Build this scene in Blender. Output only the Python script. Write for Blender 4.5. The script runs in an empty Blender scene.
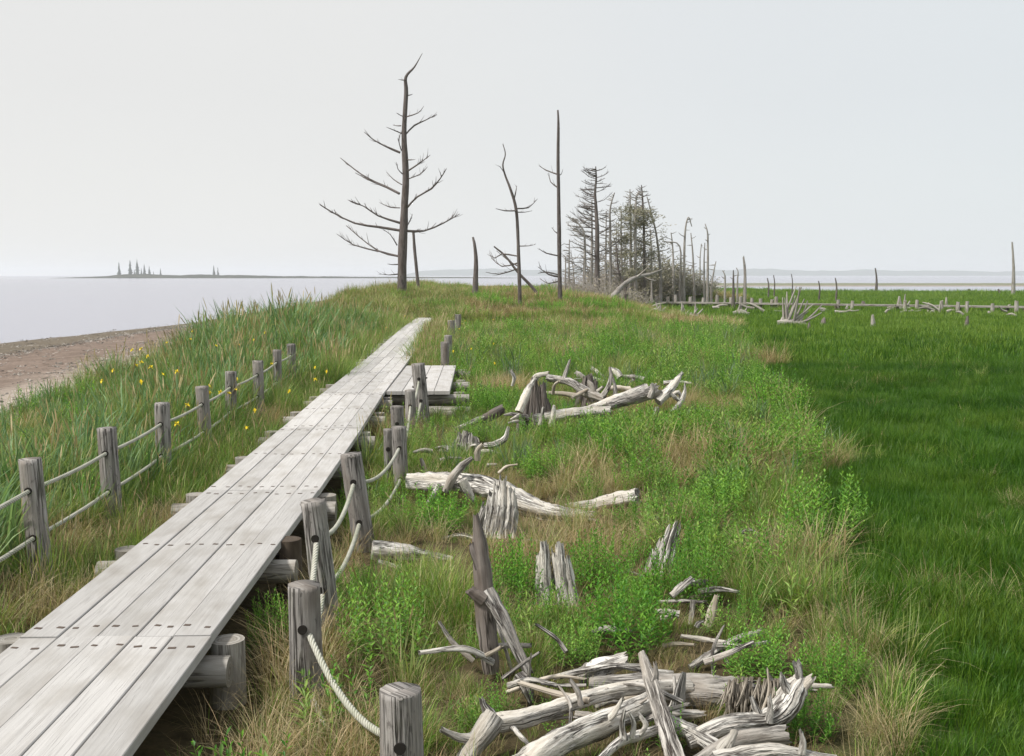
import bpy, math, random
import numpy as np
from mathutils import Vector, Matrix
from math import radians as R, sin, cos, pi

rnd = random.Random(7)
rng = np.random.default_rng(11)
sc = bpy.context.scene
COL = sc.collection

# ------------------------------------------------------------------ camera
F, CX, CY, HZ = 1050.0, 512.0, 378.0, 275.0
CAMZ = 2.45
TH = math.atan((CY - HZ) / F)
cam_d = bpy.data.cameras.new('camera')
cam = bpy.data.objects.new('camera', cam_d); COL.objects.link(cam)
cam.location = (0, 0, CAMZ); cam.rotation_euler = (pi/2 - TH, 0, 0)
cam_d.sensor_width = 36; cam_d.lens = F/1024*36
cam_d.clip_start = .1; cam_d.clip_end = 20000
sc.camera = cam

def ray(px, py):
    u = (px-CX)/F; v = (CY-py)/F
    d = Vector((u, cos(TH)+v*sin(TH), -sin(TH)+v*cos(TH)))
    return d/d.y
def at(px, py, Y):
    d = ray(px, py)
    return Vector((d.x*Y, Y, CAMZ+d.z*Y))

# ------------------------------------------------------------------ terrain height
def sstep(a, b, x):
    t = np.clip((x-a)/(b-a), 0, 1)
    return t*t*(3-2*t)
def vnoise(x, y, seed=0):
    x = np.asarray(x, float); y = np.asarray(y, float)
    xi = np.floor(x); yi = np.floor(y); fx = x-xi; fy = y-yi
    fx = fx*fx*(3-2*fx); fy = fy*fy*(3-2*fy)
    def h(a, b):
        v = np.sin(a*127.1+b*311.7+seed*74.7)*43758.5453
        return v-np.floor(v)
    return (h(xi, yi)*(1-fx)+h(xi+1, yi)*fx)*(1-fy)+(h(xi, yi+1)*(1-fx)+h(xi+1, yi+1)*fx)*fy
def xdeck(y): return -2.02-.0324*y-.13*sstep(10, 20, np.asarray(y, float))-.22*sstep(22, 42, np.asarray(y, float))
S_BP = [-400, -60, -26, -21.5, -15.8, -15.0, -8.5, -6.2, -5, -3.6, -1.6, -.9, .6, 2, 600]
Z_BP = [-6, -2.6, -1.3, -.92, -.62, -.48, -.12, .05, .16, .24, .22, .05, -.03, 0, -.02]
SEA = -.9
def H(x, y):
    x = np.asarray(x, float); y = np.asarray(y, float)
    s = x-xdeck(y)
    k = np.interp(y, [0, 52, 75, 110, 200], [1, 1, 1.2, 1.18, 1.1])
    z = np.interp(np.where(s < 0, s*k, s), S_BP, Z_BP)
    ridge = sstep(43, 60, y)*(1-sstep(100, 150, y))*sstep(-14, -4, s)*(1-sstep(np.interp(y, [60, 80, 86], [3, 3, 13]), np.interp(y, [60, 80, 86], [10, 10, 26]), x))
    z = z+1.0*ridge
    edge = np.interp(x, [-20, 20, 45, 150, 400], [240, 230, 138, 132, 125])+10*vnoise(x/25, y/40, 4)
    fall = sstep(0, 22, y-edge)
    bar = 1.05*sstep(290, 320, y)*(1-sstep(390, 430, y))*sstep(20, 60, x)
    z = z-(1.6+.0*z)*fall*(1) + bar*fall
    z = np.where(y > 700, -3, z)
    z = z-3*sstep(500, 640, y)*fall
    z = z-3*sstep(380, 560, x)
    nearmask = np.where(s < -7, .3, 1.0)
    z = z+nearmask*(.10*(vnoise(x*.55, y*.55, 1)-.5)+.05*(vnoise(x*1.9, y*1.9, 2)-.5))
    return z
def Hs(x, y): return float(H(x, y))
def gnd(px, py):
    d = ray(px, py); Y = 2.5
    for _ in range(4000):
        if CAMZ+d.z*Y <= Hs(d.x*Y, Y): break
        Y *= 1.004
    return Vector((d.x*Y, Y, Hs(d.x*Y, Y)))

# ------------------------------------------------------------------ node helpers
def newmat(name):
    m = bpy.data.materials.new(name); m.use_nodes = True
    nt = m.node_tree; nt.nodes.clear()
    out = nt.nodes.new('ShaderNodeOutputMaterial')
    return m, nt, out
def N(nt, t, **kw):
    n = nt.nodes.new(t)
    for k, v in kw.items():
        if k.startswith('i_'):
            n.inputs[k[2:].replace('_', ' ')].default_value = v
        else: setattr(n, k, v)
    return n
def L(nt, a, b): nt.links.new(a, b)
def ramp(nt, fac, stops):
    r = nt.nodes.new('ShaderNodeValToRGB'); e = r.color_ramp.elements
    while len(e) < len(stops): e.new(.5)
    for q, (p, c) in zip(e, stops):
        q.position = p; q.color = (*c, 1) if len(c) == 3 else c
    if fac is not None: L(nt, fac, r.inputs['Fac'])
    return r
def mixc(nt, fac, a, b, mode='MIX'):
    m = nt.nodes.new('ShaderNodeMix'); m.data_type = 'RGBA'; m.blend_type = mode
    for s, v in ((m.inputs[0], fac), (m.inputs[6], a), (m.inputs[7], b)):
        if hasattr(v, 'type') and hasattr(v, 'links'): L(nt, v, s)
        elif isinstance(v, (int, float)): s.default_value = v
        else: s.default_value = (*v, 1)
    return m.outputs[2]

def wood(name, light, mid, dark, rough=.85, grain=(26, 2.2), crack=.5, moss=None, bump=.5, crackw=.05, stain=(.55, .5, .45), bdist=.012, pits=0):
    """weathered wood, grain along v of the UV map (u = metres round, v = metres along)"""
    m, nt, out = newmat(name)
    uv = N(nt, 'ShaderNodeUVMap')
    oi = N(nt, 'ShaderNodeObjectInfo')
    off = N(nt, 'ShaderNodeVectorMath', operation='SCALE'); L(nt, oi.outputs['Random'], off.inputs['Scale'])
    off.inputs[0].default_value = (13.1, 37.7, 5.3)
    add = N(nt, 'ShaderNodeVectorMath', operation='ADD'); L(nt, uv.outputs[0], add.inputs[0]); L(nt, off.outputs[0], add.inputs[1])
    mp = N(nt, 'ShaderNodeMapping'); mp.inputs['Scale'].default_value = (grain[0], grain[1], 1); L(nt, add.outputs[0], mp.inputs[0])
    n1 = N(nt, 'ShaderNodeTexNoise', i_Scale=1.0, i_Detail=7.0, i_Roughness=.65); L(nt, mp.outputs[0], n1.inputs['Vector'])
    mp2 = N(nt, 'ShaderNodeMapping'); mp2.inputs['Scale'].default_value = (grain[0]*.8, grain[1]*.55, 1); L(nt, add.outputs[0], mp2.inputs[0])
    n2 = N(nt, 'ShaderNodeTexNoise', i_Scale=1.0, i_Detail=3.0, i_Distortion=.4); L(nt, mp2.outputs[0], n2.inputs['Vector'])
    mp3 = N(nt, 'ShaderNodeMapping'); mp3.inputs['Scale'].default_value = (5, 2.2, 1); L(nt, add.outputs[0], mp3.inputs[0])
    n3 = N(nt, 'ShaderNodeTexNoise', i_Scale=1.0, i_Detail=5.0); L(nt, mp3.outputs[0], n3.inputs['Vector'])
    c = ramp(nt, n1.outputs['Fac'], [(.3, mid), (.62, light)]).outputs[0]
    # cracks: thin lines where n2 crosses its middle
    ab = N(nt, 'ShaderNodeMath', operation='SUBTRACT'); L(nt, n2.outputs['Fac'], ab.inputs[0]); ab.inputs[1].default_value = .5
    ab2 = N(nt, 'ShaderNodeMath', operation='ABSOLUTE'); L(nt, ab.outputs[0], ab2.inputs[0])
    cr = ramp(nt, ab2.outputs[0], [(0, (1, 1, 1)), (crackw, (0, 0, 0))])
    msk = ramp(nt, n3.outputs['Fac'], [(.42, (0, 0, 0)), (.58, (1, 1, 1))])
    mm = N(nt, 'ShaderNodeMath', operation='MULTIPLY'); L(nt, cr.outputs[0], mm.inputs[0]); L(nt, msk.outputs[0], mm.inputs[1])
    mm2 = N(nt, 'ShaderNodeMath', operation='MULTIPLY'); L(nt, mm.outputs[0], mm2.inputs[0]); mm2.inputs[1].default_value = crack
    c = mixc(nt, mm2.outputs[0], c, dark)
    st = ramp(nt, n3.outputs['Fac'], [(.30, stain), (.55, (1, 1, 1))])
    c = mixc(nt, 1.0, c, st.outputs[0], 'MULTIPLY')
    if pits:
        pm = N(nt, 'ShaderNodeMapping'); pm.inputs['Scale'].default_value = (34, 16, 1); L(nt, add.outputs[0], pm.inputs[0])
        pn = N(nt, 'ShaderNodeTexNoise', i_Scale=1.0, i_Detail=4.0, i_Roughness=.6); L(nt, pm.outputs[0], pn.inputs['Vector'])
        pr = ramp(nt, pn.outputs['Fac'], [(.60, (0, 0, 0)), (.68, (1, 1, 1))]); pq = N(nt, 'ShaderNodeMath', operation='MULTIPLY'); L(nt, pr.outputs[0], pq.inputs[0]); pq.inputs[1].default_value = pits
        c = mixc(nt, pq.outputs[0], c, dark)
    if moss:
        ms = ramp(nt, n3.outputs['Fac'], [(.60, (0, 0, 0)), (.75, (1, 1, 1))])
        sc_ = N(nt, 'ShaderNodeMath', operation='MULTIPLY'); L(nt, ms.outputs[0], sc_.inputs[0]); sc_.inputs[1].default_value = .5
        c = mixc(nt, sc_.outputs[0], c, moss)
    hv = N(nt, 'ShaderNodeMapRange'); L(nt, oi.outputs['Random'], hv.inputs[0]); hv.inputs[3].default_value = .82; hv.inputs[4].default_value = 1.12
    vv = N(nt, 'ShaderNodeVectorMath', operation='SCALE'); L(nt, c, vv.inputs[0]); L(nt, hv.outputs[0], vv.inputs['Scale'])
    b = N(nt, 'ShaderNodeBsdfPrincipled', i_Roughness=rough); b.inputs['Specular IOR Level'].default_value = .25
    L(nt, vv.outputs[0], b.inputs['Base Color'])
    hh = N(nt, 'ShaderNodeMath', operation='SUBTRACT'); L(nt, n1.outputs['Fac'], hh.inputs[0]); L(nt, mm.outputs[0], hh.inputs[1])
    bp = N(nt, 'ShaderNodeBump', i_Strength=bump, i_Distance=bdist); L(nt, hh.outputs[0], bp.inputs['Height']); L(nt, bp.outputs[0], b.inputs['Normal'])
    L(nt, b.outputs[0], out.inputs[0])
    return m

def leafmat(name, cols, patch=.6, trans=.35, pscale=.35, dryc=None):
    """cols: ramp colours picked per instance; patches of tone come from the place the plant stands"""
    m, nt, out = newmat(name)
    oi = N(nt, 'ShaderNodeObjectInfo')
    no = N(nt, 'ShaderNodeTexNoise', i_Scale=pscale, i_Detail=3.0); L(nt, oi.outputs['Location'], no.inputs['Vector'])
    a = N(nt, 'ShaderNodeMapRange'); L(nt, no.outputs['Fac'], a.inputs[0]); a.inputs[1].default_value = .3; a.inputs[2].default_value = .7
    mx = N(nt, 'ShaderNodeMix'); mx.inputs[0].default_value = patch; L(nt, oi.outputs['Random'], mx.inputs[2]); L(nt, a.outputs[0], mx.inputs[3])
    n = len(cols)
    c = ramp(nt, mx.outputs[0], [(.12+.76*i/(n-1), q) for i, q in enumerate(cols)]).outputs[0]
    geo = N(nt, 'ShaderNodeNewGeometry')
    hs = N(nt, 'ShaderNodeHueSaturation'); L(nt, c, hs.inputs['Color'])
    mr = N(nt, 'ShaderNodeMapRange'); L(nt, geo.outputs['Random Per Island'], mr.inputs[0]); mr.inputs[3].default_value = .55; mr.inputs[4].default_value = 1.5
    L(nt, mr.outputs[0], hs.inputs['Value'])
    mr2 = N(nt, 'ShaderNodeMapRange'); L(nt, geo.outputs['Random Per Island'], mr2.inputs[0]); mr2.inputs[3].default_value = .52; mr2.inputs[4].default_value = .482
    L(nt, mr2.outputs[0], hs.inputs['Hue'])
    d = N(nt, 'ShaderNodeBsdfDiffuse'); t = N(nt, 'ShaderNodeBsdfTranslucent'); g = N(nt, 'ShaderNodeBsdfGlossy', i_Roughness=.45)
    g.inputs['Color'].default_value = (.8, .8, .8, 1)
    L(nt, hs.outputs[0], d.inputs[0])
    tc = mixc(nt, 1.0, hs.outputs[0], (1.1, 1.1, .6), 'MULTIPLY'); L(nt, tc, t.inputs[0])
    s1 = N(nt, 'ShaderNodeMixShader'); s1.inputs[0].default_value = trans; L(nt, d.outputs[0], s1.inputs[1]); L(nt, t.outputs[0], s1.inputs[2])
    s2 = N(nt, 'ShaderNodeMixShader'); s2.inputs[0].default_value = .014; L(nt, s1.outputs[0], s2.inputs[1]); L(nt, g.outputs[0], s2.inputs[2])
    L(nt, s2.outputs[0], out.inputs[0])
    return m

def plain(name, col, rough=.8, spec=.2):
    m, nt, out = newmat(name)
    b = N(nt, 'ShaderNodeBsdfPrincipled', i_Roughness=rough); b.inputs['Specular IOR Level'].default_value = spec
    no = N(nt, 'ShaderNodeTexNoise', i_Scale=40.0, i_Detail=4.0)
    c = ramp(nt, no.outputs['Fac'], [(.3, tuple(x*.75 for x in col)), (.7, tuple(min(1, x*1.2) for x in col))])
    L(nt, c.outputs[0], b.inputs['Base Color']); L(nt, b.outputs[0], out.inputs[0])
    return m

M = {}
M['deck'] = wood('weathered_deck', (.49, .475, .462), (.41, .397, .385), (.24, .22, .21), grain=(46, 1.6), crack=.4, bump=.3, crackw=.03, stain=(.76, .74, .71))
M['post'] = wood('grey_post_wood', (.37, .35, .33), (.22, .20, .19), (.035, .03, .025), grain=(40, 2.6), crack=1, moss=(.2, .22, .15), bump=.8, crackw=.07, bdist=.018, pits=.5)
M['beam'] = wood('beam_wood', (.40, .38, .35), (.22, .2, .17), (.05, .04, .03), grain=(24, 3), crack=.7)
M['brown_beam'] = wood('brown_beam_wood', (.14, .11, .085), (.08, .06, .045), (.02, .016, .012), grain=(24, 3), crack=.7)
M['bleached'] = wood('bleached_driftwood', (.80, .775, .73), (.50, .46, .41), (.05, .038, .03), grain=(40, 6.5), crack=1, bump=1, crackw=.10, bdist=.02, stain=(.72, .68, .62), pits=.75)
M['greydrift'] = wood('grey_driftwood', (.64, .61, .57), (.33, .30, .27), (.04, .03, .025), grain=(42, 6.5), crack=1, bump=1, crackw=.11, bdist=.02)
M['darkdrift'] = wood('dark_driftwood', (.25, .22, .20), (.12, .10, .09), (.03, .025, .02), grain=(28, 3.2), crack=.9, bump=.9)
M['snag'] = wood('dead_trunk_wood', (.18, .155, .145), (.10, .085, .08), (.025, .02, .02), grain=(12, 2), crack=.8, moss=(.13, .14, .09), bump=.5)
M['snag_pale'] = wood('pale_dead_wood', (.40, .375, .35), (.26, .24, .22), (.05, .045, .04), grain=(12, 2), crack=.7, bump=.5)
M['farwood'] = wood('far_weathered_wood', (.44, .41, .38), (.26, .24, .21), (.1, .09, .08), grain=(12, 2), crack=.6)
M['farbeam'] = wood('far_plank_wood', (.34, .32, .29), (.22, .2, .18), (.1, .09, .08), grain=(12, 2), crack=.6)
M['farspruce'] = plain('dark_far_spruce', (.08, .095, .08), .9, 0)
M['hole'] = plain('painted_hole_shade', (.03, .027, .024), .95, 0)
M['bolt_shade'] = plain('painted_bolt_hole_shade', (.10, .075, .06), .8, .3)  # painted dark of the recessed bolt holes
M['fibre'] = wood('splintered_wood', (.58, .52, .44), (.34, .29, .23), (.06, .045, .03), grain=(30, 3), crack=.8)
def ropemat():
    m, nt, out = newmat('pale_rope')
    uv = N(nt, 'ShaderNodeUVMap')
    mp = N(nt, 'ShaderNodeMapping'); mp.inputs['Rotation'].default_value = (0, 0, R(38)); mp.inputs['Scale'].default_value = (1, 1, 1); L(nt, uv.outputs[0], mp.inputs[0])
    w = N(nt, 'ShaderNodeTexWave', i_Scale=16.0, i_Distortion=.4); L(nt, mp.outputs[0], w.inputs['Vector'])
    c = ramp(nt, w.outputs['Fac'], [(.05, (.24, .24, .19)), (.5, (.50, .49, .43))])
    no = N(nt, 'ShaderNodeTexNoise', i_Scale=6.0, i_Detail=5.0); L(nt, uv.outputs[0], no.inputs['Vector'])
    d = ramp(nt, no.outputs['Fac'], [(.35, (.72, .75, .66)), (.6, (1, 1, 1))])
    cc = mixc(nt, 1.0, c.outputs[0], d.outputs[0], 'MULTIPLY')
    b = N(nt, 'ShaderNodeBsdfPrincipled', i_Roughness=.9); L(nt, cc, b.inputs['Base Color'])
    bp = N(nt, 'ShaderNodeBump', i_Strength=.7, i_Distance=.006); L(nt, w.outputs['Fac'], bp.inputs['Height']); L(nt, bp.outputs[0], b.inputs['Normal'])
    L(nt, b.outputs[0], out.inputs[0]); return m
M['rope'] = ropemat()
# plants
M['tall'] = leafmat('tall_grass_green', [(.10, .20, .04), (.19, .285, .075), (.30, .335, .13)], .55, .4, .3)
M['dry'] = leafmat('dry_grass_straw', [(.29, .215, .11), (.38, .305, .17), (.50, .43, .26)], .35, .3, .5)
M['mixed'] = leafmat('mixed_grass', [(.10, .225, .03), (.18, .30, .055), (.32, .33, .13)], .55, .4, .45)
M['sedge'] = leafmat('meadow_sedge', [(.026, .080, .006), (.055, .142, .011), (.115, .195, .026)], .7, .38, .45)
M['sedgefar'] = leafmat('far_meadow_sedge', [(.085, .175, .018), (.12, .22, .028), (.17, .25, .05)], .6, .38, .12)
M['iris'] = leafmat('iris_blade', [(.10, .20, .08), (.16, .27, .125), (.245, .335, .175)], .4, .38, .4)
M['herb'] = leafmat('leafy_herb', [(.09, .24, .03), (.15, .35, .05), (.26, .44, .10)], .5, .42, .5)
M['bluegrass'] = leafmat('blue_green_blade', [(.10, .17, .09), (.15, .22, .13), (.2, .27, .16)], .4, .35, .5)
M['needle'] = leafmat('dull_needles', [(.16, .16, .11), (.21, .20, .14), (.26, .23, .17)], .3, .2, .5)
M['twig'] = plain('grey_twigs', (.38, .345, .31), .9, .1)
M['stalk'] = leafmat('plant_stalk', [(.10, .15, .04), (.16, .2, .06), (.2, .2, .08)], .3, .2)
M['petal'] = plain('yellow_petal', (.80, .62, .03), .6, .2)

# ------------------------------------------------------------------ object helpers
def tag(o, label=None, cat=None, group=None, kind=None):
    for k, v in (('label', label), ('category', cat), ('group', group), ('kind', kind)):
        if v: o[k] = v
    return o
def empty(name, loc, label, cat, group=None):
    o = bpy.data.objects.new(name, None); COL.objects.link(o); o.location = loc; o.empty_display_size = .1
    return tag(o, label, cat, group)

class MB:
    def __init__(s): s.v = []; s.f = []; s.uv = []; s.sm = []
    def add(s, vs, fs, uvs, smooth=True):
        b = len(s.v); s.v += [tuple(p) for p in vs]
        for f, u in zip(fs, uvs):
            s.f.append(tuple(i+b for i in f)); s.uv += u; s.sm.append(smooth)
    def tube(s, pts, rad, n=10, ridge=0.0, seed=0, cap=True, flat=1.0, sub=4, knobs=0.0, hollow=False, jag=0.0):
        """tapered limb through pts (smoothed); ridge = weathered flutes round it"""
        rr = random.Random(seed)
        P = [Vector(p) for p in pts]
        if len(rad) != len(P):
            rad = [rad[0]+(rad[-1]-rad[0])*i/(len(P)-1) for i in range(len(P))]
        Q, RR = [], []
        if sub > 1 and len(P) > 1:
            for i in range(len(P)-1):
                p0 = P[i-1] if i else P[i]*2-P[i+1]; p1 = P[i]; p2 = P[i+1]
                p3 = P[i+2] if i+2 < len(P) else P[i+1]*2-P[i]
                for k in range(sub):
                    t = k/sub
                    Q.append(.5*((2*p1)+(p2-p0)*t+(2*p0-5*p1+4*p2-p3)*t*t+(3*p1-p0-3*p2+p3)*t**3))
                    RR.append(rad[i]+(rad[i+1]-rad[i])*t)
            Q.append(P[-1]); RR.append(rad[-1])
        else: Q, RR = P, list(rad)
        m = len(Q)
        ph = [rr.uniform(0, 6.28) for _ in range(6)]; ks = [2, 3, 5, 7] if n < 18 else [2, 3, 5, 8, 11]; dm = .45 if n < 18 else .18
        up = Vector((0, 0, 1)); vs = []; dist = 0; vd = []
        T0 = (Q[1]-Q[0]).normalized()
        X = T0.orthogonal().normalized()
        for i, q in enumerate(Q):
            if i: dist += (q-Q[i-1]).length
            T = (Q[min(i+1, m-1)]-Q[max(i-1, 0)]).normalized()
            X = (X-T*X.dot(T)).normalized(); Yv = T.cross(X)
            kn = 1+knobs*(rr.random()-.5)
            for j in range(n):
                a = 2*pi*j/n
                w = 1.0
                if ridge:
                    for q_, k in enumerate(ks): w += ridge*(1-2*abs(sin(.5*(k*a+ph[q_]+dist*(1.2+q_*.8)))) if q_ > 1 else sin(k*a+ph[q_]+dist*(1.5+q_)))/(1+dm*q_)
                    w += ridge*(1.3 if n >= 18 else .7)*(rr.random()-.5)
                r = RR[i]*w*kn
                e = 0
                if jag and i == m-1: e = jag*(rr.random()-.25)
                vs.append(q+X*(r*cos(a))+Yv*(r*sin(a)*flat)+T*e)
            vd.append(dist)
        fs, us = [], []
        circ = 2*pi*max(RR)
        for i in range(m-1):
            for j in range(n):
                k = (j+1) % n
                fs.append((i*n+j, i*n+k, (i+1)*n+k, (i+1)*n+j))
                us.append([(circ*j/n, vd[i]), (circ*(j+1)/n, vd[i]), (circ*(j+1)/n, vd[i+1]), (circ*j/n, vd[i+1])])
        s.add(vs, fs, us)
        if cap:
            for i in (0, m-1):
                if RR[i] < .004: continue
                c = Q[i]; ring = [vs[i*n+j] for j in range(n)]
                if i == m-1 and jag: c = c-(Q[m-1]-Q[m-2]).normalized()*jag*.6
                fv = ring+[c]
                ff, uu = [], []
                for j in range(n):
                    k = (j+1) % n
                    ff.append((j, k, n) if i else (k, j, n))
                    uu.append([(.02*cos(j), .02*sin(j)), (.02*cos(k), .02*sin(k)), (.5, .5)])
                s.add(fv, ff, uu, False)
        return s
    def box(s, c, ax, ay, az, bev=.004):
        """box with half-axis vectors ax, ay, az; small chamfer on the long edges"""
        c = Vector(c); ax = Vector(ax); ay = Vector(ay); az = Vector(az)
        lx, ly, lz = ax.length, ay.length, az.length
        b = min(bev, .4*min(lx, lz))
        prof = [(-lx, -lz+b), (-lx, lz-b), (-lx+b, lz), (lx-b, lz), (lx, lz-b), (lx, -lz+b), (lx-b, -lz), (-lx+b, -lz)]
        ux, uy, uz = ax.normalized(), ay.normalized(), az.normalized()
        vs = []
        for sgn in (-1, 1):
            for (a, h) in prof: vs.append(c+ux*a+uz*h+uy*(ly*sgn))
        fs, us = [], []
        for j in range(8):
            k = (j+1) % 8
            fs.append((j, k, 8+k, 8+j)); u0 = prof[j][0]+prof[j][1]; u1 = prof[k][0]+prof[k][1]
            us.append([(u0, 0), (u1, 0), (u1, 2*ly), (u0, 2*ly)])
        fs.append(tuple(range(7, -1, -1))); us.append([(prof[j][0], prof[j][1]) for j in range(7, -1, -1)])
        fs.append(tuple(range(8, 16))); us.append([(prof[j][0], prof[j][1]) for j in range(8)])
        s.add(vs, fs, us, False)
        return s
    def build(s, name, mat, parent=None, origin=None, link=True):
        me = bpy.data.meshes.new(name)
        o0 = Vector(origin) if origin is not None else Vector((0, 0, 0))
        me.from_pydata([tuple(Vector(p)-o0) for p in s.v], [], s.f)
        uvl = me.uv_layers.new(name='UVMap')
        uvl.data.foreach_set('uv', np.array(s.uv, float).ravel())
        me.polygons.foreach_set('use_smooth', s.sm)
        me.materials.append(mat if not isinstance(mat, str) else M[mat])
        me.update()
        o = bpy.data.objects.new(name, me)
        if link: COL.objects.link(o)
        if parent is not None:
            o.parent = parent; o.location = o0-parent_loc(parent)
        else: o.location = o0
        return o
def parent_loc(p):
    l = Vector(p.location)
    while p.parent: p = p.parent; l += Vector(p.location)
    return l

# ------------------------------------------------------------------ ground mesh
def geom(a, b, n, p):
    t = np.linspace(0, 1, n); return a+(b-a)*t**p
ys = np.concatenate([np.linspace(-40, 0, 18)[:-1], geom(0, 700, 330, 2.1)])
xr = geom(0, 600, 190, 2.3); xl = -geom(0, 300, 150, 2.0)[1:][::-1]
xs = np.concatenate([xl, xr])
GX, GY = np.meshgrid(xs, ys)
GZ = H(GX, GY)
ny, nx = GX.shape
verts = np.stack([GX, GY, GZ], -1).reshape(-1, 3)
idx = np.arange(ny*nx).reshape(ny, nx)
faces = np.stack([idx[:-1, :-1], idx[:-1, 1:], idx[1:, 1:], idx[1:, :-1]], -1).reshape(-1, 4)
me = bpy.data.meshes.new('ground'); me.from_pydata(verts.tolist(), [], faces.tolist())
me.polygons.foreach_set('use_smooth', [True]*len(faces))
def meadow_edge(y): return np.minimum(2.0+.185*(y-6), 9.8)+0*y
def zones(x, y):
    """beach weight, meadow weight"""
    s = (x-xdeck(y))*np.interp(y, [0, 52, 75, 110, 200], [1, 1, 1.2, 1.18, 1.1])
    w = (vnoise(x*.5, y*.5, 9)-.5)
    beach = 1-sstep(-5.6, -4.6, s+w*1.3)
    md = sstep(-.6, .6, x-meadow_edge(y)+w*np.interp(y, [7, 14], [.7, 2.4]))*(1-(sstep(43, 60, y)*(1-sstep(100, 150, y))*(1-sstep(np.interp(y, [60, 80, 86], [3, 3, 13]), np.interp(y, [60, 80, 86], [10, 10, 26]), x))))
    return beach, md
bz, md = zones(GX, GY)
sK = (GX-xdeck(GY))*np.interp(GY, [0, 52, 75, 110, 200], [1, 1, 1.2, 1.18, 1.1])
nz = vnoise(GX*.8, GY*.8, 21)*.6+vnoise(GX*3, GY*3, 22)*.4
soil = np.array([.085, .068, .038])*(0.75+.5*nz[..., None])
mead = np.array([.05, .105, .018])*(0.8+.4*nz[..., None])
light = np.array([.38, .33, .29]); darks = np.array([.15, .128, .10]); wrack = np.array([.10, .075, .06]); redl = np.array([.20, .155, .13])
t1 = sstep(-10.5, -6.6, sK+(nz-.5)*1.6)[..., None]
sand = redl*(1-t1)+light*t1
t2 = sstep(-16.2, -15.2, sK+(nz-.5)*.5)[..., None]
sand = darks*(1-t2)+sand*t2
wr = (np.exp(-((sK+15.2+(nz-.5)*.5)/.5)**2))[..., None]
sand = sand*(1-.8*wr)+wrack*.8*wr
mud = sstep(-.35, -.75, GZ)[..., None]*(GX > 0)[..., None]
c = soil*(1-md[..., None])+mead*md[..., None]
farg = sstep(60, 120, GY)[..., None]
c = c*(1-farg*.6)+np.array([.10, .165, .04])*farg*.6
c = c*(1-bz[..., None])+sand*bz[..., None]
c = c*(1-mud)+np.array([.30, .26, .24])*mud
ca = me.color_attributes.new('tone', 'FLOAT_COLOR', 'POINT')
ca.data.foreach_set('color', np.concatenate([c, np.ones_like(c[..., :1])], -1).reshape(-1))
m, nt, out = newmat('ground_soil')
at_ = N(nt, 'ShaderNodeVertexColor', layer_name='tone')
tc = N(nt, 'ShaderNodeTexCoord')
n1 = N(nt, 'ShaderNodeTexNoise', i_Scale=9.0, i_Detail=8.0, i_Roughness=.7); L(nt, tc.outputs['Object'], n1.inputs['Vector'])
n2 = N(nt, 'ShaderNodeTexNoise', i_Scale=1.1, i_Detail=6.0, i_Roughness=.65); L(nt, tc.outputs['Object'], n2.inputs['Vector'])
r1 = ramp(nt, n1.outputs['Fac'], [(.3, (.55, .55, .55)), (.7, (1.35, 1.33, 1.3))])
r2 = ramp(nt, n2.outputs['Fac'], [(.3, (.75, .73, .7)), (.7, (1.2, 1.2, 1.2))])
cc = mixc(nt, 1.0, at_.outputs[0], r1.outputs[0], 'MULTIPLY'); cc = mixc(nt, 1.0, cc, r2.outputs[0], 'MULTIPLY')
b = N(nt, 'ShaderNodeBsdfPrincipled', i_Roughness=.95); b.inputs['Specular IOR Level'].default_value = .1
L(nt, cc, b.inputs['Base Color'])
bp = N(nt, 'ShaderNodeBump', i_Strength=.8, i_Distance=.05); L(nt, n1.outputs['Fac'], bp.inputs['Height']); L(nt, bp.outputs[0], b.inputs['Normal'])
L(nt, b.outputs[0], out.inputs[0])
me.materials.append(m)
go = bpy.data.objects.new('ground', me); COL.objects.link(go); tag(go, kind='structure')

# ------------------------------------------------------------------ water
m, nt, out = newmat('sea_water')
tc = N(nt, 'ShaderNodeTexCoord')
mp = N(nt, 'ShaderNodeMapping'); mp.inputs['Scale'].default_value = (.5, 1.0, 1); L(nt, tc.outputs['Object'], mp.inputs[0])
n1 = N(nt, 'ShaderNodeTexNoise', i_Scale=2.2, i_Detail=6.0, i_Roughness=.6); L(nt, mp.outputs[0], n1.inputs['Vector'])
b = N(nt, 'ShaderNodeBsdfPrincipled', i_Roughness=.2, i_IOR=1.33)
b.inputs['Base Color'].default_value = (.26, .26, .315, 1)
bp = N(nt, 'ShaderNodeBump', i_Strength=.38, i_Distance=.07); L(nt, n1.outputs['Fac'], bp.inputs['Height']); L(nt, bp.outputs[0], b.inputs['Normal'])
L(nt, b.outputs[0], out.inputs[0])
w = MB(); S = 7000
w.add([(-S, -300, SEA), (S, -300, SEA), (S, S, SEA), (-S, S, SEA)], [(0, 1, 2, 3)], [[(0, 0), (1, 0), (1, 1), (0, 1)]], False)
tag(w.build('sea', m), kind='structure')

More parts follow.
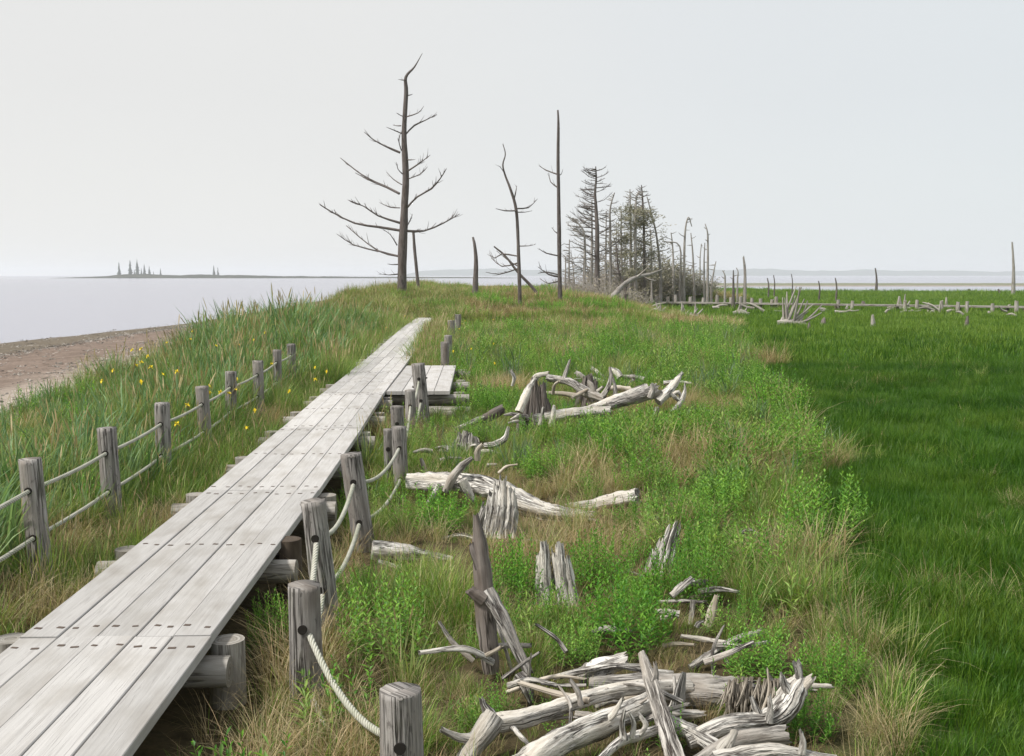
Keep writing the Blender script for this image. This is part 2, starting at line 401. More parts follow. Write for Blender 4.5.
# far spits, island and hills
def landmass(name, Y0, depth, profile, mat, seed):
    """low land: profile = (x, height) pairs; a ridge with depth, sloping to the water front and back"""
    xs_ = np.linspace(profile[0][0], profile[-1][0], 160)
    hs_ = np.interp(xs_, [p[0] for p in profile], [p[1] for p in profile])
    hs_ = np.maximum(hs_+hs_*.35*(vnoise(xs_/(depth*.12), xs_*0, seed)-.5)+hs_*.18*(vnoise(xs_/(depth*.03), xs_*0, seed+1)-.5), 0)
    rows = [(-.5, 0), (-.42, .35), (-.3, .8), (0, 1), (.3, .7), (.5, 0)]
    V, Fc = [], []
    for (q, hk) in rows:
        for x_, h_ in zip(xs_, hs_):
            V.append((x_, Y0+q*depth, SEA-.3+(h_+.3)*hk if hk else SEA-.5))
    n_ = len(xs_)
    for i in range(len(rows)-1):
        for j in range(n_-1): Fc.append((i*n_+j, i*n_+j+1, (i+1)*n_+j+1, (i+1)*n_+j))
    me = bpy.data.meshes.new(name); me.from_pydata(V, [], Fc); me.polygons.foreach_set('use_smooth', [True]*len(Fc))
    me.materials.append(mat); o = bpy.data.objects.new(name, me); COL.objects.link(o); tag(o, kind='structure'); return o
def landmat(name, a, bcol, scale):
    m, nt, out = newmat(name); tc = N(nt, 'ShaderNodeTexCoord')
    n1 = N(nt, 'ShaderNodeTexNoise', i_Scale=scale, i_Detail=6.0); L(nt, tc.outputs['Object'], n1.inputs['Vector'])
    r = ramp(nt, n1.outputs['Fac'], [(.35, a), (.65, bcol)])
    b = N(nt, 'ShaderNodeBsdfPrincipled', i_Roughness=1.0); b.inputs['Specular IOR Level'].default_value = 0
    L(nt, r.outputs[0], b.inputs['Base Color']); L(nt, b.outputs[0], out.inputs[0]); return m
m_spit = landmat('spit_scrub', (.025, .032, .016), (.06, .06, .04), .05)
m_hill = landmat('forest_hill', (.025, .045, .03), (.05, .08, .045), .02)
def px2x(px, Y): return ray(px, 275).x*Y
Yi = 1150
landmass('island', Yi, 120, [(px2x(62, Yi), .1), (px2x(95, Yi), 1.4), (px2x(118, Yi), 2.6), (px2x(130, Yi), 4.6), (px2x(150, Yi), 4.8), (px2x(166, Yi), 3.2), (px2x(190, Yi), 3.4), (px2x(215, Yi), 3.6), (px2x(260, Yi), 2.4), (px2x(330, Yi), 1.6), (px2x(460, Yi), 1.0), (px2x(520, Yi), .4)], m_spit, 3)
landmass('hills', 4800, 700, [(px2x(405, 4800), 2), (px2x(425, 4800), 26), (px2x(470, 4800), 31), (px2x(520, 4800), 26), (px2x(640, 4800), 31), (px2x(760, 4800), 29), (px2x(860, 4800), 25), (px2x(930, 4800), 22), (px2x(1024, 4800), 19), (px2x(1300, 4800), 20)], m_hill, 8)

# ------------------------------------------------------------------ boardwalk
DIR = Vector((-.0324, 1, 0)).normalized(); NRM = Vector((DIR.y, -DIR.x, 0)); UP = Vector((0, 0, 1))
DECKZ, PT, PW = .45, .06, .2115
def dk(s, Y, z): return Vector((float(xdeck(Y)), Y, 0))+NRM*s+UP*z
bw = empty('boardwalk', dk(0, 6, 0), 'long boardwalk of grey weathered planks running from the lower left towards the tall dead tree', 'boardwalk')
BOLT_HOLE = MB().box((0, 0, 0), (.019, 0, 0), (0, .0105, 0), (0, 0, .0015), .0005).build('bolt_hole_shade', 'bolt_shade', None, link=False).data  # thin proud tab, its dark colour stands in for shade in a countersunk hole
def bolt_holes(plank, spots, z):
    for (s, Y) in spots:
        o = bpy.data.objects.new('bolt_hole_shade', BOLT_HOLE); COL.objects.link(o); o.parent = plank
        o.location = dk(s, Y, z)-parent_loc(plank); o.rotation_euler = (0, 0, rnd.uniform(-.3, .3)); q = rnd.uniform(.8, 1.15); o.scale = (q, rnd.uniform(.8, 1.2), 1)
Y0 = -2.33
for k in range(13):
    ya, yb = Y0+4*k, Y0+4*k+4
    for i in range(5):
        s = (i-2)*PW+rnd.uniform(-.003, .003)
        e0, e1 = ya+.001+rnd.uniform(0, .003), yb-.001-rnd.uniform(0, .003)
        zt = DECKZ-PT/2+rnd.uniform(-.006, .005)
        ctr = dk(s, (e0+e1)/2, zt)
        ax_ = dk(s, e1, zt)-dk(s, e0, zt); ctr = (dk(s, e1, zt)+dk(s, e0, zt))/2
        mb = MB().box(ctr, NRM*(PW/2-.0028), ax_/2, UP*(PT/2)+NRM*rnd.uniform(-.0006, .0006), .004)
        p = mb.build('plank', 'deck', bw, origin=ctr)
        if ya > 0 and ya < 22:
            sp = []
            for yy in (ya+.16, (ya+yb)/2, yb-.16):
                for q in (-.055, .055): sp.append((s+q+rnd.uniform(-.02, .02), yy+rnd.uniform(-.032, .032)))
            bolt_holes(p, sp, zt+PT/2+.0018)
for k in range(25):
    Y = -.33+2*k
    bm_ = MB().tube([dk(-.80+rnd.uniform(-.04, .03), Y-.03, .25), dk(0, Y-.03, .255), dk(.66+rnd.uniform(-.03, .05), Y-.03, .25)], [.085, .095, .09], n=14, ridge=.03, seed=k, sub=2)
    bm_.build('crossbeam', 'beam', bw, origin=dk(0, Y, .27))
    for sd in (-1, 1):
        s = (.55 if sd > 0 else -.67)+rnd.uniform(-.02, .03); yy = Y+.2+rnd.uniform(-.02, .02)
        g = Hs(*dk(s, yy, 0)[:2]); top = .36 if sd > 0 else .375
        if k == 4 and sd > 0: s, top = .56, .44
        pl = MB().tube([dk(s, yy, g-.25), dk(s, yy, .1), dk(s, yy, top)], [.105, .10, .098], n=14, ridge=.025, seed=90+k*2+sd, sub=2)
        pl.build('pile', 'brown_beam' if (k == 4 and sd > 0) else 'beam', bw, origin=dk(s, yy, g))

pf = empty('platform', dk(1.05, 20, 0), 'small plank platform widening the right side of the boardwalk', 'platform')
PYA, PYB = 18.0, 23.2
for i in range(4):
    s = .56+.275*(i+.5)
    ctr = dk(s, (PYA+PYB)/2, DECKZ-PT/2+.001)
    MB().box(ctr, NRM*.133, DIR*((PYB-PYA)/2-rnd.uniform(0, .02)), UP*(PT/2), .006).build('plank', 'deck', pf, origin=ctr)
for j, Y in enumerate((18.25, 20.4, 22.7)):
    MB().tube([dk(.6, Y, .28), dk(1.98, Y, .28)], [.095, .09], n=14, ridge=.03, seed=200+j, sub=3).build('crossbeam', 'beam', pf, origin=dk(1.2, Y, .28))
    for s in (.95, 1.8):
        yy = Y+.22; g = Hs(*dk(s, yy, 0)[:2])
        MB().tube([dk(s, yy, g-.2), dk(s, yy, .38)], [.10, .095], n=12, ridge=.03, seed=210+j, sub=3).build('pile', 'beam', pf, origin=dk(s, yy, g))
MB().tube([dk(1.25, 18.1, .06), dk(2.0, 18.1, .06)], [.12, .12], n=14, ridge=.03, seed=221, sub=3).build('crossbeam', 'beam', pf, origin=dk(1.6, 18.1, .06))

# ------------------------------------------------------------------ rope fences
def fence_post(top, base, r, label, group, seed, holes, hole_dir, mat='post'):
    top, base = Vector(top), Vector(base)
    T = (top-base).normalized()
    b0 = base-T*.25
    mb = MB().tube([b0, base, base+(top-base)*.5, top-T*.012, top], [r*1.06, r*1.04, r, r*.99, r*.93], n=20, ridge=.03, seed=seed, sub=3, jag=.012, knobs=.03)
    o = mb.build('fence_post', mat, None, origin=base)
    tag(o, label, 'fence post', group)
    for h in holes:
        h = Vector(h); d = Vector(hole_dir).normalized()
        MB().tube([h-d*(r*1.03+.003), h+d*(r*1.03+.003)], [.027, .027], n=12, sub=1).build('rope_hole_shade', 'hole', o, origin=h)  # solid dark plug, coloured like the shade inside a drilled hole
    return o
def rope(name, pts, sags, r, label, seed):
    P = []
    for i in range(len(pts)-1):
        a, b_ = Vector(pts[i]), Vector(pts[i+1]); n_ = 10
        for k in range(n_):
            t = k/n_
            P.append(a.lerp(b_, t)-UP*(4*sags[i]*t*(1-t)))
    P.append(Vector(pts[-1]))
    o = MB().tube(P, [r]*len(P), n=8, sub=1, seed=seed).build(name, 'rope', None, origin=P[0])
    tag(o, label, 'rope')
EXCL = []   # (x, y, radius) places kept freer of grass
GL = 'posts of the rope fence left of the boardwalk'
left = [(None, 5.75, 1.1, -3.42), (30, 462, 7.6), (107, 430, 9.4), (162, 405, 11.3), (202, 388, 13.2), (231, 373, 15.0), (258, 362, 16.8), (277, 351, 18.8), (291, 345, 20.6)]
lab = ['grey post just outside the near left corner, carrying the ends of two ropes', 'grey wooden rope-fence post nearest the bottom left, beside the boardwalk',
       'second grey rope-fence post from the lower left, tall in pale dry grass', 'third grey rope-fence post on the left side, with a pale split at its top',
       'fourth grey rope-fence post on the left side of the boardwalk', 'fifth grey rope-fence post on the left side, among yellow flowers',
       'sixth grey rope-fence post on the left side, deep in green grass', 'seventh grey rope-fence post on the left, second from the far end', 'farthest and smallest grey rope-fence post on the left side']
up_, lo_ = [], []
for i, q in enumerate(left):
    if q[0] is None: t = Vector((q[3], q[1], q[2]))
    else: t = at(q[0]+ (0 if i else 0), q[1], q[2])
    tilt = rnd.uniform(-.035, .035)
    b_ = Vector((t.x+tilt+(.03 if i == 1 else 0), t.y+rnd.uniform(-.02, .02), Hs(t.x, t.y)))
    h = t.z-b_.z
    hu = b_.lerp(t, 1-.20/h); hl = b_.lerp(t, 1-.55/h)
    up_.append(hu); lo_.append(hl)
    fence_post(t, b_, .098+rnd.uniform(-.006, .004)-.012, lab[i], GL, 300+i, [hu, hl], DIR)
rope('fence_rope', up_, [.02]*8, .0165, 'upper pale rope threaded through the posts left of the boardwalk', 1)
rope('fence_rope', lo_, [.015]*8, .0165, 'lower pale rope threaded through the posts left of the boardwalk', 2)

GR = 'posts of the rope fence right of the boardwalk'
right = [  # top px, base px, Y, radius px half width, label
    ((400, 692), (406, 905), 4.55, 22, 'thick grey cracked post at the bottom edge, nearest of all'),
    ((304, 587), (308, 730), 5.85, 17, 'grey post with a sagging rope leaving its hole towards the bottom edge'),
    ((313, 504), (332, 655), 7.0, 13, 'leaning grey post standing just behind the rope post beside the brown pile'),
    ((351, 456), (366, 560), 9.1, 11, 'leaning grey post at the boardwalk edge with a dark weathered hollow foot'),
    ((388, 430), (390, 500), 12.2, 5, 'thin grey post on the left of a close pair beside the boardwalk'),
    ((399, 428), (402, 500), 11.9, 7.5, 'stout grey post on the right of a close pair beside the boardwalk'),
    ((397, 407), (399, 470), 14.2, 6.5, 'grey post behind the close pair, below the yellow flowers'),
    ((410, 391), (412, 450), 15.8, 5.5, 'slim grey post in front of the small platform'),
    ((418, 365), (425, 437), 17.2, 7, 'tall knotty grey post overlapping the small platform'),
    ((445, 343), (445, 378), 24.0, 4.5, 'pale grey post just beyond the small platform'),
    ((448, 336), (448, 366), 27.5, 4, 'second grey post beyond the small platform'),
    ((451, 321), (452, 350), 35, 3.6, 'third grey post beyond the small platform, in yellowish grass'),
    ((458, 315), (458, 340), 40, 3.2, 'farthest grey post along the right side of the boardwalk')]
ru, rl = [], []
for i, (tp, bs, Y, w_, lb) in enumerate(right):
    t = at(tp[0], tp[1], Y); b0 = at(bs[0], bs[1], Y)
    g = Hs(b0.x, b0.y); k = (t.z-g)/(t.z-b0.z); b_ = t+(b0-t)*k
    h = (t-b_).length
    hu = b_.lerp(t, 1-.22/h); hl = b_.lerp(t, 1-.58/h)
    if i not in (4, 6): ru.append(hu); rl.append(hl)
    p = fence_post(t, b_, w_/F*Y, lb, GR, 400+i, [hu, hl] if i < 9 else [], DIR)
    if i == 8:
        for (zz, s_) in ((.75, 1), (.45, 1), (.6, -1)):
            q = b_.lerp(t, zz); MB().tube([q, q+Vector((.13*s_, -.03, .04))], [.03, .015], n=8, ridge=.1, seed=int(zz*100), sub=2).build('knot', 'post', p, origin=q)
sg = [.16, .08, .15, .14, .2, .12, .1, .3, .15, .15, .15]
s0 = Vector((ru[0].x+.9, ru[0].y-1.2, ru[0].z-.1))
rope('fence_rope', ru[:7], sg, .0185, 'upper thick pale rope drooping between the posts right of the boardwalk', 3)
rope('fence_rope', rl[:7], [x*.8 for x in sg], .0185, 'lower thick pale rope drooping between the posts right of the boardwalk', 4)

# ------------------------------------------------------------------ driftwood
def pxline(pts, Ys):
    n = len(pts)
    if len(Ys) != n: Ys = [Ys[0]+(Ys[-1]-Ys[0])*i/(n-1) for i in range(n)]
    return [at(p[0], p[1], y) for p, y in zip(pts, Ys)]
def driftwood(name, label, cat, pts, Ys, rpx, mat='bleached', branches=(), ridge=.075, n=24, flat=1.0, jag=.05, group=None, seed=None, keep=True, sub=6, knobs=.14):
    yk = .93 if max(p[1] for p in pts) > 640 else (.955 if max(p[1] for p in pts) > 440 else (.97 if max(p[1] for p in pts) > 360 else 1))
    if name == 'fallen_trunk': yk = 1
    Ys = [y*yk for y in Ys]
    P = pxline(pts, Ys)
    Ym = sum(p.y for p in P)/len(P)
    tk_ = .86 if max(p[1] for p in pts) > 640 else .95
    rad = [tk_*r/F*p.y for r, p in zip(rpx if len(rpx) == len(P) else [rpx[0]+(rpx[-1]-rpx[0])*i/(len(P)-1) for i in range(len(P))], P)]
    seed = seed if seed is not None else int(pts[0][0]*7+pts[0][1])
    o = MB().tube(P, rad, n=n, ridge=ridge, seed=seed, flat=flat, jag=jag, sub=sub, knobs=knobs).build(name, mat, None, origin=(P[0].x, P[0].y, min(p.z for p in P)))
    tag(o, label, cat, group)
    for j, br in enumerate(branches):
        bp_, bY, br_ = br[:3]
        Q = pxline(bp_, [y*yk for y in bY])
        rb = [r/F*q.y for r, q in zip(br_ if len(br_) == len(Q) else [br_[0]+(br_[-1]-br_[0])*i/(len(Q)-1) for i in range(len(Q))], Q)]
        rb[-1] = max(rb[-1], .45*rb[0])
        MB().tube(Q, rb, n=10, ridge=.12, seed=seed+j+1, sub=3, jag=.03, knobs=.2).build('branch', br[3] if len(br) > 3 else mat, o, origin=Q[0])
    for i in range(len(P)-1):
        for t in (0, .25, .5, .75, 1):
            q = P[i].lerp(P[i+1], t)
            if q.z-Hs(q.x, q.y) < .45: EXCL.append((q.x, q.y, rad[i]+.10))
    return o
GP = 'driftwood heap at the bottom edge'
DW = driftwood
DW('driftwood_branch', 'long pale curving branch with a forked claw-like root at its left end', 'driftwood', [(690, 687), (640, 687), (590, 697), (545, 712), (515, 720), (488, 722)], [6.15, 5.95, 5.8, 5.65, 5.55, 5.5], [7, 9, 10, 11, 12, 13], branches=[
    ([(494, 716), (484, 732), (470, 752), (458, 775)], [5.5, 5.45, 5.4, 5.3], [14, 13, 11, 8]), ([(478, 738), (460, 738), (442, 730)], [5.45, 5.4, 5.35], [7, 5, 3]),
    ([(490, 715), (484, 706), (482, 700)], [5.5], [7, 4, 2]), ([(512, 727), (522, 738), (532, 748)], [5.5, 5.4, 5.3], [3, 3, 2])], jag=.02)
DW('driftwood_log', 'thick pale log sloping up from the bottom edge towards the middle of the heap', 'driftwood', [(520, 770), (560, 742), (605, 722), (655, 700)], [5.05, 5.3, 5.5, 5.75], [19, 18, 16, 13], branches=[
    ([(600, 724), (612, 716), (622, 700)], [5.45], [4, 3, 1.5])])
TRK = DW('driftwood_log', 'broad grey trunk lying across the back of the heap with a splintered right end', 'driftwood', [(590, 690), (640, 690), (700, 692), (745, 696)], [6.3, 6.25, 6.2, 6.15], [14, 19, 22, 21], mat='greydrift', jag=.12, ridge=.07)
# the splintered end: a bundle of drooping wood fibres
fb = MB()
for i in range(120):
    q = i/119; x0 = 728+q*58+rnd.uniform(-3, 3); y0 = 683+rnd.uniform(-7, 9)+q*3
    ln = rnd.uniform(18, 36); dx = rnd.uniform(-12, 4)
    Yk = 5.60+rnd.uniform(-.06, .06)
    fb.tube(pxline([(x0, y0), (x0+dx*.4, y0+ln*.5), (x0+dx, y0+ln)], [Yk+.05, Yk-.04, Yk-.06]), [.0075, .006, .002], n=5, seed=i, sub=2, ridge=.1)
fb.build('splinters', 'fibre', TRK, origin=at(755, 690, 5.63))
EXCL.append((at(755, 700, 6.0).x, 6.0, .3))
DW('driftwood_slab', 'upright split slab of bark-patched grey wood leaning across the heap', 'driftwood', [(641, 652), (650, 680), (660, 712), (676, 765)], [5.75, 5.62, 5.5, 5.2], [5, 9, 11, 14], mat='greydrift', flat=.45, jag=0, branches=[([(653, 688), (656, 674), (655, 664)], [5.6], [4, 3, 1])])
DW('driftwood_root', 'bleached flared root with pronged tips raised at the right of the heap', 'driftwood', [(688, 742), (725, 726), (765, 722), (785, 708), (797, 688), (802, 678)], [5.45, 5.5, 5.6, 5.65, 5.68, 5.7], [10, 12, 14, 17, 15, 8], branches=[
    ([(796, 690), (799, 676), (797, 664)], [5.68], [8, 4, 5]), ([(800, 690), (808, 682), (812, 678)], [5.66], [7, 5, 4]), ([(790, 694), (784, 684), (782, 676)], [5.64], [6, 4, 2]),
    ([(805, 686), (818, 686), (830, 686)], [5.9], [3, 2.5, 2]), ([(768, 722), (770, 708), (769, 697)], [5.55], [5, 3, 1]), ([(760, 718), (755, 706), (752, 698)], [5.6], [5, 3.5, 2])], jag=.03)
DW('driftwood_log', 'low brownish log under the pronged root at the bottom edge', 'driftwood', [(690, 770), (735, 742), (785, 734)], [5.15, 5.3, 5.35], [12, 12, 10], mat='greydrift')
DW('driftwood_log', 'grey log running off the bottom edge at the far right of the heap', 'driftwood', [(715, 762), (770, 752), (830, 760)], [5.05, 5.05, 5.0], [13, 11, 7], mat='bleached', branches=[([(802, 754), (803, 742), (801, 732)], [5.0], [4, 3, 1])])
DW('driftwood_log', 'pale log running down to the bottom edge in the middle of the heap', 'driftwood', [(668, 722), (700, 738), (740, 764)], [5.6, 5.45, 5.15], [10, 11, 10], branches=[([(722, 752), (730, 740), (734, 732)], [5.2], [8, 5, 2])])
DW('driftwood_branch', 'thin crooked branch with upright twigs in front of the thick sloping log', 'driftwood', [(600, 760), (620, 742), (640, 735), (668, 726)], [5.1, 5.25, 5.35, 5.5], [5, 6, 6, 5], branches=[([(624, 740), (622, 724), (624, 712)], [5.25], [4, 3, 1]), ([(632, 738), (634, 724), (630, 714)], [5.28], [3, 2.5, 1]), ([(640, 735), (646, 725), (640, 716)], [5.33], [3, 3, 2])])
DW('driftwood_branch', 'smooth pale branch crossing behind the leaning slab to the left', 'driftwood', [(575, 716), (612, 720), (650, 716), (700, 714)], [5.9, 5.85, 5.85, 5.9], [6, 7, 7, 5], mat='greydrift')
DW('driftwood_board', 'jagged triangular broken board standing against the grey trunk', 'driftwood', [(684, 672), (680, 690), (677, 712)], [5.95, 5.92, 5.9], [5, 12, 19], flat=.2, mat='bleached', jag=.08, n=10)
DW('driftwood_board', 'short flat broken board lying under the triangular board', 'driftwood', [(640, 704), (665, 712), (700, 713)], [5.85, 5.84, 5.82], [4, 5, 2], flat=.4, mat='bleached')
DW('driftwood_chunk', 'rough pale chunk of broken wood lying in the herbs behind the long branch', 'driftwood', [(578, 678), (600, 670), (624, 660)], [6.5, 6.5, 6.55], [7, 11, 8], mat='bleached', jag=.06, ridge=.16)
DW('driftwood_branch', 'slender pale branch leaning up to the right behind the grey trunk', 'driftwood', [(690, 668), (710, 655), (735, 640), (760, 632)], [6.7, 6.75, 6.85, 7.0], [5, 6, 5, 3], mat='greydrift')
DW('driftwood_stick', 'thin level stick lying among dark stems above the grey trunk', 'driftwood', [(681, 636), (700, 639), (720, 642)], [7.0, 7.0, 6.95], [2.5, 3.5, 3])
DW('driftwood_stick', 'thin stick frame shaped like a letter T beside the small bush', 'driftwood', [(659, 602), (682, 601), (704, 602)], [7.6, 7.6, 7.55], [2, 2.2, 2], mat='greydrift', branches=[([(693, 601), (692, 615), (689, 632)], [7.55, 7.5, 7.45], [2.5, 2.5, 2.5])])
DW('driftwood_stick', 'short splintered stake standing in brown litter right of the stick frame', 'driftwood', [(707, 630), (712, 612), (716, 598)], [7.4, 7.45, 7.45], [5, 5, 2.5], mat='fibre', jag=.04)
DW('driftwood_stick', 'short pale curved stick in the leafy herbs right of the white stump', 'driftwood', [(592, 632), (606, 629), (628, 631)], [6.95, 7.0, 7.0], [2, 4, 2.5])
DW('driftwood_stake', 'tall dark grey twisted stake with a side prop standing among dry grass', 'driftwood', [(492, 672), (488, 630), (484, 585), (480, 545), (476, 516)], [6.6, 6.6, 6.6, 6.6, 6.6], [10, 12, 11, 8, 3], mat='darkdrift', jag=.03, branches=[
    ([(486, 592), (500, 615), (514, 645), (528, 672)], [6.58, 6.5, 6.45, 6.4], [8, 7, 6, 4], 'greydrift'), ([(484, 600), (475, 594), (470, 590)], [6.55], [7, 6, 5]), ([(482, 570), (474, 552), (472, 545)], [6.6], [7, 5, 3])])
DW('driftwood_chunk', 'small pale tapered stub of wood at the foot of the twisted stake', 'driftwood', [(518, 676), (526, 686), (531, 702)], [6.3, 6.25, 6.2], [8, 9, 4], mat='greydrift', jag=.03)
DW('driftwood_log', 'large half-buried log sweeping right from the fence, broken at its right end', 'driftwood', [(408, 481), (440, 482), (470, 484), (500, 492), (530, 506), (560, 515), (587, 516)], [11.9, 11.75, 11.6, 11.4, 11.1, 10.9, 10.8], [8, 10, 11, 13, 13, 10, 6], mat='bleached', jag=.15, ridge=.12, branches=[
    ([(446, 492), (452, 478), (462, 466), (472, 458)], [11.5], [4, 5, 4, 2], 'greydrift'), ([(462, 480), (468, 492), (474, 502)], [11.3], [6, 5, 3]), ([(440, 484), (433, 496), (428, 503)], [11.4], [4, 3, 2])])
DW('driftwood_log', 'pale tapering log behind the broken end of the half-buried log', 'driftwood', [(552, 512), (590, 506), (615, 500), (637, 497)], [11.8, 11.6, 11.4, 11.3], [6, 7, 8, 9], mat='bleached', jag=.05)
DW('driftwood_log', 'pale short log with a cut left end poking out from behind a fence post', 'driftwood', [(372, 550), (400, 552), (425, 556), (452, 560)], [9.1, 9.15, 9.2, 9.25], [11, 9, 6, 4], mat='bleached', jag=0, branches=[([(378, 562), (398, 568), (404, 574)], [8.9], [3, 3, 3])])
DW('driftwood_log', 'straight bleached log lying level in the middle tangle with upright prongs', 'driftwood', [(534, 420), (560, 415), (585, 412), (609, 411)], [16.6, 16.7, 16.8, 16.9], [6, 6, 6, 5], mat='bleached', jag=.05, branches=[([(551, 427), (553, 416), (554, 406)], [16.3], [3, 2.5, 1.5]), ([(540, 425), (542, 416), (543, 408)], [16.3], [2.5, 2, 1])])
DW('driftwood_log', 'pale log sloping up to the right behind the level bleached log', 'driftwood', [(588, 410), (610, 402), (630, 394), (646, 387)], [18.0, 18.2, 18.5, 18.7], [4, 5, 5, 4], mat='bleached')
DW('driftwood_log', 'blunt dead log continuing the line of the sloping log to the right', 'driftwood', [(608, 406), (632, 399), (656, 391)], [18.0, 18.1, 18.3], [5, 6, 8], mat='greydrift', jag=.08, branches=[([(650, 398), (653, 390), (652, 384)], [18.0], [3, 3, 2])])
DW('driftwood_branch', 'forked branch with tall curving upright prongs at the back of the middle tangle', 'driftwood', [(548, 378), (570, 382), (586, 392), (604, 399)], [20.0, 19.6, 19.2, 19.0], [4, 4, 5, 4], mat='greydrift', branches=[
    ([(563, 382), (566, 372), (570, 360)], [19.7], [2, 2, 1]), ([(602, 397), (608, 388), (611, 377), (610, 368)], [19.0], [2.5, 2.2, 2, 1]), ([(594, 394), (592, 386), (588, 381)], [19.1], [2.5, 2.5, 1.5]), ([(615, 398), (615, 388), (613, 378)], [18.9], [2.5, 2, 1])])
DW('driftwood_branch', 'stout pointed branch slanting up at the right end of the middle tangle', 'driftwood', [(658, 402), (666, 394), (675, 383), (682, 373)], [18.2, 18.3, 18.4, 18.5], [5, 5, 4, 1.5], mat='bleached', branches=[([(672, 396), (678, 392), (682, 400)], [18.1], [2.5, 2, 2])])
DW('driftwood_branch', 'small Y-shaped curved branch right of the stout pointed branch', 'driftwood', [(672, 412), (680, 403), (684, 394), (685, 384)], [17.7, 17.8, 17.9, 18.0], [2.5, 3, 2.5, 1], mat='bleached', branches=[([(681, 402), (675, 397), (671, 394)], [17.8], [2, 2, 1.5])])
DW('driftwood_chunk', 'short brown log chunk in the grass left of the tall hollow stump', 'driftwood', [(478, 422), (490, 416), (502, 409)], [17.0, 17.0, 17.1], [4, 6, 5], mat='darkdrift', jag=.06)
DW('driftwood_stick', 'thin pale stick trailing left from the short brown log chunk', 'driftwood', [(455, 430), (468, 424), (482, 418)], [16.6, 16.7, 16.9], [2, 2.5, 3], mat='greydrift')
DW('driftwood_stick', 'short pale upright stick in green grass left of the middle tangle', 'driftwood', [(512, 386), (514, 378), (511, 371)], [19.5, 19.5, 19.5], [1.5, 2, 1.5], mat='bleached')
DW('driftwood_stick', 'small pale twig lying near the bushes at the right edge of the long grass', 'driftwood', [(742, 533), (750, 531), (757, 533)], [9.6, 9.6, 9.6], [2, 3, 1.5], mat='greydrift')

def slab_stump(label, base, wpx, hs, Yb, mats, seed, lean=(0, 0), depth=.7, roots=0, name='stump', gap=None):
    """broken stump: a ring of split, jagged staves of different heights over a flared foot"""
    r_ = random.Random(seed); g = at(base[0], base[1], Yb); k = Yb/F; w_ = wpx*k*.5; g.z = min(g.z, Hs(g.x, g.y)+.05)
    mb = MB(); n_ = len(hs)
    for i, h in enumerate(hs):
        t = (i+.5)/n_*2-1
        if gap is not None and i in gap: h *= .35
        for lay in (-1, 1):
            hh = h*k*(1 if lay < 0 else r_.uniform(.65, .95)); dy = lay*depth*w_*(1-.5*t*t)*.6
            p0 = g+Vector((t*w_*1.12, dy*1.15, -.12)); p2 = g+Vector((t*w_*.8+lean[0]*hh, dy*.7+lean[1]*hh, hh))
            p1 = p0.lerp(p2, .45)+Vector((r_.uniform(-.1, .1)*w_, 0, 0)); ra = w_/n_*r_.uniform(1.25, 1.8)
            mb.tube([p0, p1, p0.lerp(p2, .8)+Vector((r_.uniform(-.06, .06)*w_, 0, 0)), p2], [ra*1.35, ra*1.1, ra, ra*.82], n=18, ridge=.18, seed=seed*31+i*2+lay, sub=4, knobs=.16, jag=.10, flat=.8)
    o = mb.build(name, mats[0], None, origin=g); tag(o, label, 'stump')
    for i in range(roots):
        a = r_.uniform(-.4, 3.5); d = Vector((cos(a), -abs(sin(a))*.5, r_.uniform(-.1, .35))).normalized(); l = w_*r_.uniform(1.2, 2.4); p = g+Vector((cos(a)*w_*.7, -.1, r_.uniform(.05, .3)*max(hs)*k))
        MB().tube([p, p+d*l*.5+UP*l*.12, p+d*l], [w_*.2, w_*.14, w_*.05], n=9, ridge=.15, seed=seed+i, sub=4, knobs=.2).build('root', mats[-1], o, origin=p)
    for q in range(5):
        EXCL.append((g.x+(q/2-1)*w_, g.y, w_*.6+.06))
    return o
slab_stump('bleached split stump with a green gap down its middle', (560, 612), 40, [56, 66, 48, 60, 68, 54], 7.7, ['bleached'], 41, (-.12, .1), gap=(2,))
slab_stump('white broken stump leaning right, half behind a round green bush', (650, 588), 26, [44, 58, 62, 48], 8.45, ['bleached'], 42, (.38, .1), roots=1)
slab_stump('massive pale fluted stump root standing up in front of the half-buried log', (492, 553), 40, [44, 56, 66, 72, 62, 60], 9.6, ['bleached', 'greydrift'], 43, (.12, .25), roots=2, name='root_stump')
slab_stump('weathered round root ball with small curled roots beyond the half-buried log', (466, 456), 30, [14, 20, 22, 19, 15], 14.3, ['greydrift', 'bleached'], 44, (0, .2), depth=1, roots=7, name='root_stump')
slab_stump('tall dark hollow stump with pale roots, tallest wood in the middle tangle', (534, 426), 32, [30, 40, 52, 44, 46, 30], 16.4, ['darkdrift', 'bleached'], 45, (.05, .1), depth=.9, roots=6, name='root_stump')
slab_stump('dark rounded stump at the back of the middle tangle', (587, 390), 22, [16, 24, 27, 22], 20.0, ['darkdrift', 'greydrift'], 46, (0, .1), depth=1, roots=3)
DW('driftwood_branch', 'white weathered spar leaning against the tall dark hollow stump', 'driftwood', [(519, 412), (524, 400), (529, 388), (535, 379)], [16.4, 16.5, 16.6, 16.7], [4, 4.5, 3.5, 1.5], mat='bleached')
DW('driftwood_branch', 'curled pale root rising like a horn right of the round root ball', 'driftwood', [(484, 446), (496, 444), (505, 438), (508, 428)], [14.6, 14.6, 14.6, 14.6], [3, 3.5, 3, 1.5], mat='bleached')
